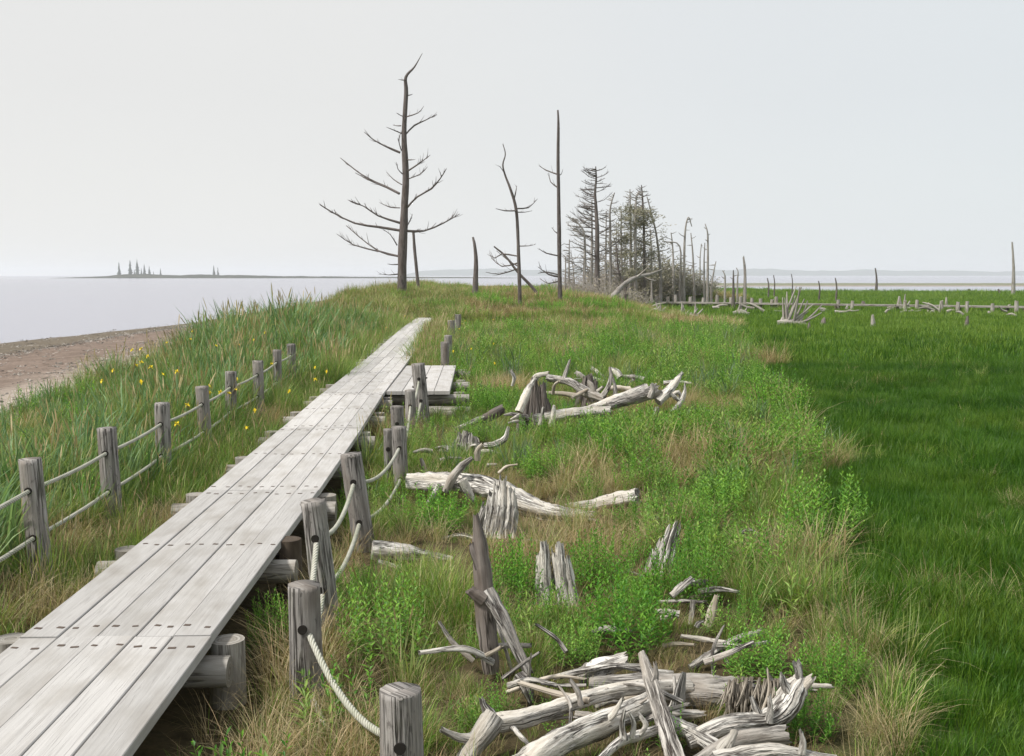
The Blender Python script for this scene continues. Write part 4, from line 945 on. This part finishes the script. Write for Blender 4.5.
def lib(key, k, fn, mats):
    c_ = bpy.data.collections.new(key)
    for i in range(k):
        V, Fc, mi = [], [], []; fn(random.Random(hash(key) % 1 + i*17+len(key)), V, Fc, mi)
        c_.objects.link(bpy.data.objects.new(key, mesh_from(V, Fc, mats, mi, key)))
    LIB[key] = c_
def f_tall(r_, V, F_, mi): blades(r_, 40, .13, .4, .85, .005, .012, .55, V, F_, mi, 0, 4); blades(r_, 3, .12, .3, .6, .004, .008, .6, V, F_, mi, 1, 4); heads(r_, 1 if r_.random() < .6 else 3, .12, .65, .92, V, F_, mi, 1)
def f_dry(r_, V, F_, mi): blades(r_, 40, .12, .25, .6, .003, .006, .9, V, F_, mi, 0, 4, .5); blades(r_, 5, .12, .25, .5, .004, .007, .6, V, F_, mi, 1, 4)
def f_mixed(r_, V, F_, mi): blades(r_, 36, .13, .22, .52, .004, .008, .6, V, F_, mi, 0, 4, .35); blades(r_, 8, .12, .2, .5, .003, .006, .8, V, F_, mi, 1, 4, .5)
def f_sedge(r_, V, F_, mi): blades(r_, 62, .15, .08, .21, .003, .0055, .6, V, F_, mi, 0, 3, .35)
def f_sedgefar(r_, V, F_, mi): blades(r_, 60, .55, .16, .34, .012, .022, .5, V, F_, mi, 0, 2, .4)
def f_iris(r_, V, F_, mi): blades(r_, 20, .11, .5, .98, .016, .032, .45, V, F_, mi, 0, 4, .3)
def f_tallfar(r_, V, F_, mi): blades(r_, 46, .38, .4, .85, .014, .028, .5, V, F_, mi, 0, 3); blades(r_, 16, .36, .5, .95, .010, .02, .5, V, F_, mi, 1, 3)
def f_mixfar(r_, V, F_, mi): blades(r_, 50, .38, .3, .65, .012, .024, .5, V, F_, mi, 0, 3); blades(r_, 26, .36, .3, .65, .010, .02, .6, V, F_, mi, 1, 3)
def f_herb(r_, V, F_, mi): leafstems(r_, 7, .13, .25, .52, V, F_, mi)
def f_broad(r_, V, F_, mi): leafstems(r_, 5, .12, .25, .5, V, F_, mi, .15, .026, per=18)
def f_herbfar(r_, V, F_, mi): leafstems(r_, 9, .25, .35, .7, V, F_, mi, .12, .035, per=16)
lib('tall_tuft', 6, f_tall, ['tall', 'dry']); lib('dry_tuft', 5, f_dry, ['dry', 'mixed']); lib('mixed_tuft', 6, f_mixed, ['mixed', 'dry'])
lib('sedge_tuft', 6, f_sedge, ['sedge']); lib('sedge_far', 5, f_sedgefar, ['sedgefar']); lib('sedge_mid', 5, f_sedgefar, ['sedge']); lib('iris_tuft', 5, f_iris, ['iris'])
lib('tall_far', 5, f_tallfar, ['tall', 'dry']); lib('mix_far', 5, f_mixfar, ['mixed', 'dry']); lib('herb_tuft', 5, f_herb, ['herb', 'stalk']); lib('herb_far', 5, f_herbfar, ['herb', 'stalk'])
def f_dryfar(r_, V, F_, mi): blades(r_, 46, .34, .3, .7, .010, .02, .7, V, F_, mi, 0, 3, .4); blades(r_, 10, .34, .3, .6, .012, .02, .5, V, F_, mi, 1, 3)
lib('dry_far', 5, f_dryfar, ['dry', 'mixed'])
M['broad'] = leafmat('broad_herb', [(.12, .24, .05), (.19, .33, .07), (.29, .40, .13)], .4, .42, .6)
lib('herb_broad', 5, f_broad, ['broad', 'stalk'])
lib('blue_tuft', 4, f_iris, ['bluegrass'])

def scatter(name, key, P, smin, smax, label, cat, tilt=.12, sc_arr=None):
    n = len(P)
    me = bpy.data.meshes.new(name); me.from_pydata(P.tolist(), [], [])
    rot = np.stack([rng.normal(0, tilt, n), rng.normal(0, tilt, n), rng.uniform(0, 6.28, n)], -1)
    s = rng.uniform(smin, smax, n)
    if sc_arr is not None: s = s*sc_arr
    a = me.attributes.new('rot', 'FLOAT_VECTOR', 'POINT'); a.data.foreach_set('vector', rot.ravel())
    a = me.attributes.new('scl', 'FLOAT', 'POINT'); a.data.foreach_set('value', s)
    a = me.attributes.new('pick', 'INT', 'POINT'); a.data.foreach_set('value', rng.integers(0, len(LIB[key].objects), n).astype(np.int32))
    o = bpy.data.objects.new(name, me); COL.objects.link(o); tag(o, label, cat, kind='stuff')
    ng = bpy.data.node_groups.new(name, 'GeometryNodeTree')
    ng.interface.new_socket('Geometry', in_out='INPUT', socket_type='NodeSocketGeometry'); ng.interface.new_socket('Geometry', in_out='OUTPUT', socket_type='NodeSocketGeometry')
    gi = ng.nodes.new('NodeGroupInput'); go_ = ng.nodes.new('NodeGroupOutput')
    ip = ng.nodes.new('GeometryNodeInstanceOnPoints'); ci = ng.nodes.new('GeometryNodeCollectionInfo')
    ci.inputs['Collection'].default_value = LIB[key]; ci.inputs['Separate Children'].default_value = True; ci.inputs['Reset Children'].default_value = True
    def na(nm, t):
        q = ng.nodes.new('GeometryNodeInputNamedAttribute'); q.data_type = t; q.inputs['Name'].default_value = nm
        return [x for x in q.outputs if x.enabled and x.name == 'Attribute'][0]
    ng.links.new(gi.outputs[0], ip.inputs['Points']); ng.links.new(ci.outputs[0], ip.inputs['Instance']); ip.inputs['Pick Instance'].default_value = True
    ng.links.new(na('pick', 'INT'), ip.inputs['Instance Index']); ng.links.new(na('rot', 'FLOAT_VECTOR'), ip.inputs['Rotation']); ng.links.new(na('scl', 'FLOAT'), ip.inputs['Scale'])
    ng.links.new(ip.outputs[0], go_.inputs[0])
    md_ = o.modifiers.new('scatter', 'NODES'); md_.node_group = ng
    return o
WOODX = np.array(EXCL)
# single leafy bushes
BUSH = []
for i in range(4):
    V, Fc, mi = [], [], []; r_ = random.Random(500+i)
    leafstems(r_, 60, .27, .42, .62, V, Fc, mi, .07, .019, dome=.45, per=30)
    BUSH.append(mesh_from(V, Fc, ['herb', 'stalk'], mi, 'bush'))
def bush(px, py, wpx, label, i, hs=1.0):
    g = gnd(px, py); k = 1.2*wpx/F*g.y/.62
    o = bpy.data.objects.new('bush', BUSH[i % 4]); COL.objects.link(o); o.location = g; o.rotation_euler = (0, 0, i*1.3); o.scale = (k, k, k*hs*1.12); EXCL.append((g.x, g.y-.08, .27*k))
    tag(o, label, 'bush', 'leafy green bushes among the driftwood')
for i, (px, py, w_, hs, lb) in enumerate([
    (683, 604, 62, 1.0, 'round dense green bush hiding part of the white leaning stump'), (622, 652, 84, .9, 'large leafy bush behind the driftwood heap'), (601, 585, 56, .9, 'leafy green bush right of the bleached split stump'),
    (512, 600, 56, 1.0, 'leafy green bush at the foot of the massive fluted stump'), (575, 664, 50, .9, 'low leafy bush left of the large one behind the heap'), (270, 650, 42, 1.2, 'leafy green bush beside the boardwalk below the brown pile'),
    (385, 660, 86, .9, 'leafy bush right of the leaning fence posts'), (352, 610, 40, 1.0, 'small leafy bush between the two leaning fence posts'), (765, 680, 70, .8, 'leafy bush behind the pronged bleached root'), (835, 690, 54, .9, 'tall leafy bush at the meadow edge above the right end of the heap'),
    (822, 545, 74, .9, 'leafy bush bulging into the dark meadow'), (792, 470, 60, .9, 'leafy bush on the meadow edge halfway up the slope'), (775, 420, 54, .8, 'leafy bush on the meadow edge, farther than the others'), (720, 520, 60, .7, 'low leafy bush in the grass above the round dense bush'),
    (430, 530, 66, .6, 'low leafy bush below the half-buried log'), (640, 610, 40, .8, 'small leafy bush between the split stump bush and the round one'), (800, 735, 60, .7, 'low leafy bush right of the pronged root at the bottom'), (545, 480, 50, .6, 'low leafy bush behind the half-buried log')]):
    bush(px, py, w_, lb, i, hs)

EX = np.array(EXCL)
def field(y0, y1, dens, x0=None, x1=None):
    """random ground points between two distances, a little wider than the view"""
    xm = .52*y1+3.0; A_ = 2*xm*(y1-y0); n = int(A_*dens)
    x = rng.uniform(-xm, xm, n); y = rng.uniform(y0, y1, n)
    k = np.abs(x) < .52*y+3.0
    return x[k], y[k]
def finish(x, y, keep, deckclear=.62, ex=True):
    x, y = x[keep], y[keep]
    s = x-xdeck(y)
    k = ~((np.abs(s) < deckclear) & (y < 49.5))
    k &= ~((s > 0) & (s < .8) & (y < 10) & (rng.random(len(s)) < .85))
    k &= ~((s > .4) & (s < 1.75) & (y > 17.9) & (y < 23.3))
    x, y = x[k], y[k]
    if ex and len(x):
        near = y < 21.5; kk = np.ones(len(x), bool)
        xn, yn = x[near], y[near]; bad = np.zeros(len(xn), bool)
        for (ex_, ey_, er_) in EX:
            d2 = (xn-ex_)**2+(yn-ey_)**2; bad |= d2 < (er_+.03)**2
        kk[np.where(near)[0]] = ~(bad & (rng.random(len(xn)) < .93))
        x, y = x[kk], y[kk]
    return np.stack([x, y, H(x, y)], -1)
def zone_p(x, y):
    b_, m_ = zones(x, y); s = x-xdeck(y)
    lf = (s < 0)*(1-b_); rt = (s >= 0)*(1-m_)
    return b_, m_, lf, rt
def dryness(x, y):
    """patches of straw-coloured grass: noise plus the fence verges and the hollow between logs"""
    d = vnoise(x*.45, y*.45, 41)*.6+vnoise(x*1.3, y*1.3, 42)*.4
    s = x-xdeck(y)
    d += .14*np.exp(-((s+.95)/.45)**2)*(y < 11)
    d += .22*np.exp(-((s-.95)/.35)**2)*(y < 7)
    d += .13*np.exp(-(((x-.2)/1.6)**2+((y-10.8)/2.2)**2))+.12*np.exp(-(((x+.35)/.5)**2+((y-6.2)/1.0)**2))
    d += .12*np.exp(-(((x-2.0)/.7)**2+((y-9.5)/2.5)**2))
    return d
def f_peb(r_, V, F_, mi):
    for _ in range(7):
        x, y = r_.gauss(0, .22), r_.gauss(0, .22); q = r_.uniform(.012, .05); b = len(V); n_ = 6; c0 = r_.uniform(.8, 1.6)
        for ring, zz in ((1, -.3), (.85, .35)):
            for a in range(n_): k_ = q*ring*r_.uniform(.75, 1.2); V.append((x+cos(a*pi/3)*k_*c0, y+sin(a*pi/3)*k_, q*zz*.8))
        V.append((x, y, q*.6))
        for a in range(n_): F_.append((b+a, b+(a+1) % n_, b+n_+(a+1) % n_, b+n_+a)); mi.append(0); F_.append((b+n_+a, b+n_+(a+1) % n_, b+2*n_)); mi.append(0)
    for _ in range(2):
        a = r_.uniform(0, 6.28); x, y = r_.gauss(0, .2), r_.gauss(0, .2); l = r_.uniform(.08, .35); b = len(V); dx, dy = cos(a)*l, sin(a)*l
        V += [(x, y, .0), (x-dy*.05, y+dx*.05, .02), (x+dx, y+dy, .015), (x+dx+dy*.04, y+dy-dx*.04, 0)]; F_.append((b, b+1, b+2, b+3)); mi.append(1)
M['stone'] = leafmat('beach_stones', [(.10, .09, .08), (.22, .2, .18), (.42, .39, .35)], .1, 0, .5); lib('pebbles', 5, f_peb, ['stone', 'twig'])
RND = lambda x: rng.random(len(x))
def build_fields():
    # near and middle, left side: tall grass and iris blades
    for (y0, y1, dn, sc0) in ((2.6, 12, 58, 1), (12, 24, 34, 1.1), (24, 44, 15, 1.3)):
        x, y = field(y0, y1, dn); b_, m_, lf, rt = zone_p(x, y); s = x-xdeck(y); dr = dryness(x, y); u = RND(x)
        def lh(P):
            d = -(P[:, 0]-xdeck(P[:, 1])); yy = P[:, 1]
            a = np.interp(d, [.5, 1.2, 2.2, 3.5, 6], [.5, .65, .9, 1.1, 1.0])
            a = np.where(yy > 20, np.maximum(a, .8), a)
            a = a*(.65+.7*vnoise(P[:, 0]*.8, P[:, 1]*.8, 58)); return a*np.where(d > 2.6, np.interp(yy, [9, 14, 19, 25], [.65, .35, .55, 1.05]), 1)
        P = finish(x, y, (lf > .5) & (dr < .70) & (u < .55)); yield 'tall_tuft', P, lh(P)*sc0
        P = finish(x, y, (lf > .5) & (s < -1.4) & (u > .50) & (u < .84)); yield 'iris_tuft', P, lh(P)*sc0*.95
        P = finish(x, y, (lf > .5) & (s > -2.4) & (u > .55) & (dr < .70)); yield 'mixed_tuft', P, np.full(len(P), .8*sc0)
        P = finish(x, y, (lf > .5) & (dr >= .70) & (u < .75)); yield 'dry_tuft', P, np.full(len(P), .75*sc0)
        P = finish(x, y, (lf > .5) & (dr < .5) & (u > .93) & (s < -1.3)); yield 'herb_tuft', P, np.full(len(P), .9*sc0)
    # right side rough grass
    for (y0, y1, dn, sc0) in ((2.6, 12, 46, 1), (12, 24, 26, 1.15), (24, 44, 12, 1.4)):
        x, y = field(y0, y1, dn); b_, m_, lf, rt = zone_p(x, y); s = x-xdeck(y); dr = dryness(x, y); u = RND(x)
        hb = vnoise(x*.7, y*.7, 51)*.35+vnoise(x*1.5, y*1.5, 52)*.40+vnoise(x*3.5, y*3.5, 54)*.25
        edge = np.exp(-((x-meadow_edge(y)+.9)/np.where(y < 8, .6, 1.1))**2)
        hb = hb+.13*edge-.02-.16*((y < 9.5) & (x < .9))-.08*((y > 9.5) & (y < 14) & (x < 1.2))
        hv = lambda P: .45+.85*vnoise(P[:, 0]*1.6, P[:, 1]*1.6, 53)
        ok = rt > .4
        P = finish(x, y, ok & (dr < .57) & (hb < .60) & (u < .9)); yield 'mixed_tuft', P, hv(P)*.95*sc0
        P = finish(x, y, ok & (dr >= .57) & (hb < .64) & (u < .9)); yield 'dry_tuft', P, hv(P)*np.interp(P[:, 1], [4, 8], [.6, .95])*sc0
        P = finish(x, y, ok & (hb >= .535) & (u < .9) & ((s > .85) | (y > 9)) & (x < meadow_edge(y)+np.interp(y, [8, 11], [-.25, .5]))); pk = RND(P) if False else rng.random(len(P)) < .35+.4*(vnoise(P[:, 0]*.9, P[:, 1]*.9, 57)-.5); yield 'herb_broad', P[pk], (np.minimum(.35+.7*hv(P), 1.0)*sc0)[pk]; yield 'herb_tuft', P[~pk], (np.minimum(.35+.7*hv(P), 1.0)*sc0)[~pk]
        P = finish(x, y, ok & (u > .90) & (y > 11) & (dr < .55)); yield 'blue_tuft', P, np.full(len(P), .55*sc0)
        P = finish(x, y, ok & (u > .965) & (y > 6)); yield 'tall_tuft', P, np.full(len(P), .75*sc0)
        P = finish(x, y, (s > 0) & (s < 1.3) & (y > 24) & (u < .9), .56); yield 'tall_tuft', P, np.full(len(P), .75*sc0)
    x, y = field(23.5, 50, 40); s = x-xdeck(y); k = (s > .5) & (s < 1.1); P = finish(x, y, k, .58); yield 'tall_tuft', P, np.full(len(P), .85)
    x, y = field(26, 50, 30); s = x-xdeck(y); k = (s > .5) & (s < .95); P = finish(x, y, k, .57); yield 'mixed_tuft', P, np.full(len(P), 1.75)
    x, y = field(2.6, 20, 48); b_, m_, lf, rt = zone_p(x, y); u = RND(x); P = finish(x, y, (rt > .4) & (u < .6), .5, False); yield 'dry_tuft', P, np.where(P[:, 1] < 8, .55, .45); P = finish(x, y, (rt > .4) & (u >= .6), .5, False); yield 'mixed_tuft', P, np.full(len(P), .45)
    x, y = field(12, 75, 8); s = (x-xdeck(y)); b_, m_ = zones(x, y); wr_ = np.exp(-((s+15)/1.0)**2)+.35*np.exp(-((s+8)/3)**2)+.1; k = (b_ > .6) & (s > -21) & (RND(x) < wr_)
    P = np.stack([x[k], y[k], H(x[k], y[k])], -1); yield 'pebbles', P, np.full(len(P), .75)
    # meadow
    for (y0, y1, dn, sc0) in ((2.6, 13, 62, 1), (13, 28, 30, 1.25)):
        x, y = field(y0, y1, dn); b_, m_, lf, rt = zone_p(x, y); s = x-xdeck(y)
        tus = .75+.6*vnoise(x*.8, y*.8, 61)
        k = (m_ > .5) & (s > 0); flat = vnoise(x*.35, y*.8, 64); P = finish(x, y, k, ex=True); h_ = .75+.65*vnoise(P[:, 0]*.8, P[:, 1]*.8, 61)
        yield 'sedge_tuft', P, h_*sc0
        u = RND(x); P = finish(x, y, k & (u > .988)); yield 'dry_tuft', P, np.full(len(P), .5); P = finish(x, y, k & (u < .06) & (flat > .64)); yield 'dry_tuft', P, np.full(len(P), .5); P = finish(x, y, k & (u > .5) & (u < .53) & (vnoise(x*.6, y*.9, 65) > .55)); yield 'mixed_tuft', P, np.full(len(P), .75)
    for (y0, y1, dn, sc0) in ((28, 60, 3.6, 1), (60, 110, 1.5, 1.25), (110, 190, .55, 1.7)):
        x, y = field(y0, y1, dn); b_, m_, lf, rt = zone_p(x, y)
        P = finish(x, y, (m_ > .5) & (x > 0)); h_ = .8+.4*vnoise(P[:, 0]*.3, P[:, 1]*.3, 62)
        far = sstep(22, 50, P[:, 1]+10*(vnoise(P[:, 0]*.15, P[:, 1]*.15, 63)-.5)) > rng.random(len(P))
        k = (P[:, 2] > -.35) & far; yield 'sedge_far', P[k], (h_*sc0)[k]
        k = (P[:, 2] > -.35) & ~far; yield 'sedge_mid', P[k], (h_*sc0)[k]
    # ridge and far rough grass
    for (y0, y1, dn, sc0) in ((44, 62, 7.5, 1), (62, 100, 3.2, 1.1)):
        x, y = field(y0, y1, dn); b_, m_, lf, rt = zone_p(x, y); u = RND(x)
        dr = vnoise(x*.35, y*.35, 71)*.6+vnoise(x*1.1, y*1.1, 72)*.4; gr = vnoise(x*.5, y*.5, 73)*.6+vnoise(x*1.4, y*1.4, 74)*.4
        ok = (b_ < .5) & (m_ < .5); s = x-xdeck(y)
        hv = lambda P: .5+.75*vnoise(P[:, 0]*.9, P[:, 1]*.9, 75)
        left = s < 1.5
        P = finish(x, y, ok & left & (u < .8)); yield 'tall_far', P, hv(P)*.95*sc0
        P = finish(x, y, ok & ~left & (dr < .40) & (gr < .7) & (u < .8)); yield 'mix_far', P, hv(P)*1.0*sc0
        P = finish(x, y, ok & (s > -5) & (dr >= .40 - .08*(s < 1.5)) & (gr < .7) & (u > .12)); yield 'dry_far', P, hv(P)*.95*sc0
        P = finish(x, y, ok & (s > -3) & (gr >= .67)); yield 'herb_far', P, hv(P)*.95*sc0
def near_wood(P):
    """plants stay lower round the driftwood, where the ground is littered and dry"""
    f = np.ones(len(P)); k = np.where(P[:, 1] < 24)[0]; q = P[k, :2]; d = np.full(len(k), 9.0)
    for (a, b_, c_) in WOODX: d = np.minimum(d, np.hypot(q[:, 0]-a, (q[:, 1]-b_)*.8)-c_)
    f[k] = np.clip(.5+.5*d/np.interp(q[:, 1], [6, 12, 18], [.45, 1.0, 1.8]), .5, 1); return f
acc = {}
for key, P, h_ in build_fields():
    if len(P): acc.setdefault(key, []).append((P, h_))
NAMES = {'tall_tuft': ('tall_grass', 'tall green grass with straw seed heads left of the boardwalk', 'grass'), 'dry_tuft': ('dry_grass', 'straw-coloured dry grass between logs and along the fences', 'grass'),
 'mixed_tuft': ('rough_grass', 'rough yellow-green grass around the driftwood', 'grass'), 'sedge_tuft': ('meadow_grass', 'short dark green sedge covering the near meadow', 'grass'),
 'sedge_mid': ('meadow_grass', 'darker sedge of the middle of the meadow', 'grass'),
 'sedge_far': ('meadow_grass', 'smooth green sedge covering the far meadow', 'grass'), 'iris_tuft': ('iris_leaves', 'broad blue-green blades among the tall grass on the left', 'undergrowth'),
 'tall_far': ('tall_grass', 'tall yellowish grass on the ridge around the tallest dead tree', 'grass'), 'mix_far': ('rough_grass', 'orange and green rough grass on the ridge below the thicket', 'grass'),
 'pebbles': ('pebbles', 'pebbles and wrack scattered along the grey-brown beach', 'pebbles'),
 'dry_far': ('dry_grass', 'straw and orange-brown grass on the ridge between the dead trees', 'grass'),
 'herb_broad': ('undergrowth', 'yellow-green herbs with longer leaves between driftwood and meadow', 'undergrowth'),
 'herb_tuft': ('undergrowth', 'bright green leafy herbs between driftwood and meadow', 'undergrowth'), 'herb_far': ('undergrowth', 'green leafy herbs on the ridge', 'undergrowth'), 'blue_tuft': ('rough_grass', 'grey-green stiff blades beyond the half-buried log', 'grass')}
tot = 0
for key, lst in acc.items():
    P = np.concatenate([a for a, _ in lst]); h0_ = np.concatenate([b_ for _, b_ in lst]); tot += len(P); h_ = h0_*near_wood(P)
    nm, lb, ct = NAMES[key]; scatter(nm, key, P, .75, 1.2, lb, ct, sc_arr=h_)
print('INSTANCES', tot, {k: sum(len(a) for a, _ in v) for k, v in acc.items()})

# yellow flowers
hd = MB()
for k in range(6):
    a = k*pi/3; l = .055 if k % 2 else .04; u = Vector((cos(a), sin(a), 0)); v = Vector((-sin(a), cos(a), 0)); z = .0 if k % 2 else .035
    hd.add([(0, 0, 0), u*l*.5-v*.02+UP*(.02+z*.5), u*l+UP*(z-.02 if k % 2 else z+.02), u*l*.5+v*.02+UP*(.02+z*.5)], [(0, 1, 2, 3)], [[(0, 0)]*4], False)
H0 = hd.build('flower_head', 'petal', None, link=False).data
S0 = MB().tube([(0, 0, -1), (.01, 0, -.5), (0, 0, 0)], [.005, .004, .003], n=5, sub=2).build('stem', 'stalk', None, link=False).data
rf = random.Random(99); nfl = 0
while nfl < 46:
    if nfl < 36: px, py = rf.uniform(60, 330), rf.uniform(318, 478)
    else: px, py = rf.uniform(380, 520), rf.uniform(300, 410)
    g = gnd(px, py); s = g.x-xdeck(g.y)
    if abs(s) < .7 or g.y > 45 or g.y < 8 or s < -4.6 or (.4 < s < 1.9 and 17 < g.y < 24): continue
    hh = rf.uniform(.72, 1.0)*(1.0 if s < -2 else .7)
    root = empty('yellow_flower', g, 'small yellow flower standing up among the tall green grass', 'flower', 'yellow flowers in the grass')
    h = bpy.data.objects.new('flower_head', H0); COL.objects.link(h); h.parent = root; h.location = (0, 0, hh); h.rotation_euler = (rf.uniform(-.5, .5), rf.uniform(-.5, .5), rf.uniform(0, 6))
    h.scale = (.7, .7, .7)
    t = bpy.data.objects.new('stem', S0); COL.objects.link(t); t.parent = root; t.location = (0, 0, hh); t.scale = (1, 1, hh)
    nfl += 1

# ------------------------------------------------------------------ light, sky, haze
SUN_EL, SUN_AZ = R(52), R(-115)   # azimuth from +Y towards +X
sd = bpy.data.lights.new('sun', 'SUN'); sd.energy = 3.3; sd.angle = R(7); sd.color = (1, .965, .9)
so = bpy.data.objects.new('sun', sd); COL.objects.link(so)
dirv = Vector((sin(SUN_AZ)*cos(SUN_EL), cos(SUN_AZ)*cos(SUN_EL), sin(SUN_EL)))
so.rotation_euler = dirv.to_track_quat('Z', 'Y').to_euler()
wd = bpy.data.worlds.new('World'); sc.world = wd; wd.use_nodes = True; nt = wd.node_tree; nt.nodes.clear()
out = N(nt, 'ShaderNodeOutputWorld'); bg = N(nt, 'ShaderNodeBackground', i_Strength=.0945)
sky = N(nt, 'ShaderNodeTexSky', sky_type='NISHITA'); sky.sun_disc = False; sky.sun_elevation = SUN_EL; sky.sun_rotation = SUN_AZ; sky.dust_density = 3
tc = N(nt, 'ShaderNodeTexCoord')
mp = N(nt, 'ShaderNodeMapping'); mp.inputs['Scale'].default_value = (1, 1, 2.5); L(nt, tc.outputs['Generated'], mp.inputs[0])
cn = N(nt, 'ShaderNodeTexNoise', i_Scale=1.6, i_Detail=5.0, i_Roughness=.5); L(nt, mp.outputs[0], cn.inputs['Vector'])
sx = N(nt, 'ShaderNodeSeparateXYZ'); L(nt, tc.outputs['Generated'], sx.inputs[0])
wr = ramp(nt, None, [(0, (6.45, 6.4, 6.25)), (.38, (6.35, 6.35, 6.28)), (.62, (6.12, 6.3, 6.42)), (1, (5.85, 6.2, 6.42))])
mr = N(nt, 'ShaderNodeMapRange'); mr.inputs[1].default_value = -.6; mr.inputs[2].default_value = .6; L(nt, sx.outputs[0], mr.inputs[0]); L(nt, mr.outputs[0], wr.inputs[0])
cl = ramp(nt, cn.outputs['Fac'], [(.25, (.975, .975, .98)), (.75, (1.02, 1.02, 1.015))])
cc = mixc(nt, 1.0, wr.outputs[0], cl.outputs[0], 'MULTIPLY')
hz_ = ramp(nt, sx.outputs[2], [(0, (1.06, 1.065, 1.06)), (.16, (1, 1, 1))]); cc = mixc(nt, 1.0, cc, hz_.outputs[0], 'MULTIPLY')
fin = mixc(nt, .94, sky.outputs[0], cc)
L(nt, fin, bg.inputs[0]); L(nt, bg.outputs[0], out.inputs[0])

m, nt, out = newmat('haze_air')
pv = N(nt, 'ShaderNodeVolumePrincipled'); pv.inputs['Density'].default_value = .00031; pv.inputs['Color'].default_value = (.95, .98, 1, 1); pv.inputs['Anisotropy'].default_value = .3
L(nt, pv.outputs[0], out.inputs['Volume'])
hx, hy0, hy1, hz0, hz1 = 7100, -310, 7100, -12, 42
hb = MB(); V = [(x, y, z) for z in (hz0, hz1) for y in (hy0, hy1) for x in (-hx, hx)]
hb.add(V, [(0, 2, 3, 1), (4, 5, 7, 6), (0, 1, 5, 4), (2, 6, 7, 3), (0, 4, 6, 2), (1, 3, 7, 5)], [[(0, 0)]*4]*6, False)
ho = hb.build('haze', m); tag(ho, kind='stuff')

# ------------------------------------------------------------------ render settings
sc.view_settings.view_transform = 'Standard'; sc.view_settings.look = 'None'; sc.view_settings.exposure = .46; sc.view_settings.gamma = 1
sc.render.engine = 'CYCLES'
cy = sc.cycles; cy.max_bounces = 6; cy.diffuse_bounces = 3; cy.glossy_bounces = 2; cy.transmission_bounces = 3; cy.transparent_max_bounces = 4; cy.volume_bounces = 2
cy.use_denoising = True
try: cy.denoiser = 'OPENIMAGEDENOISE'
except Exception: pass
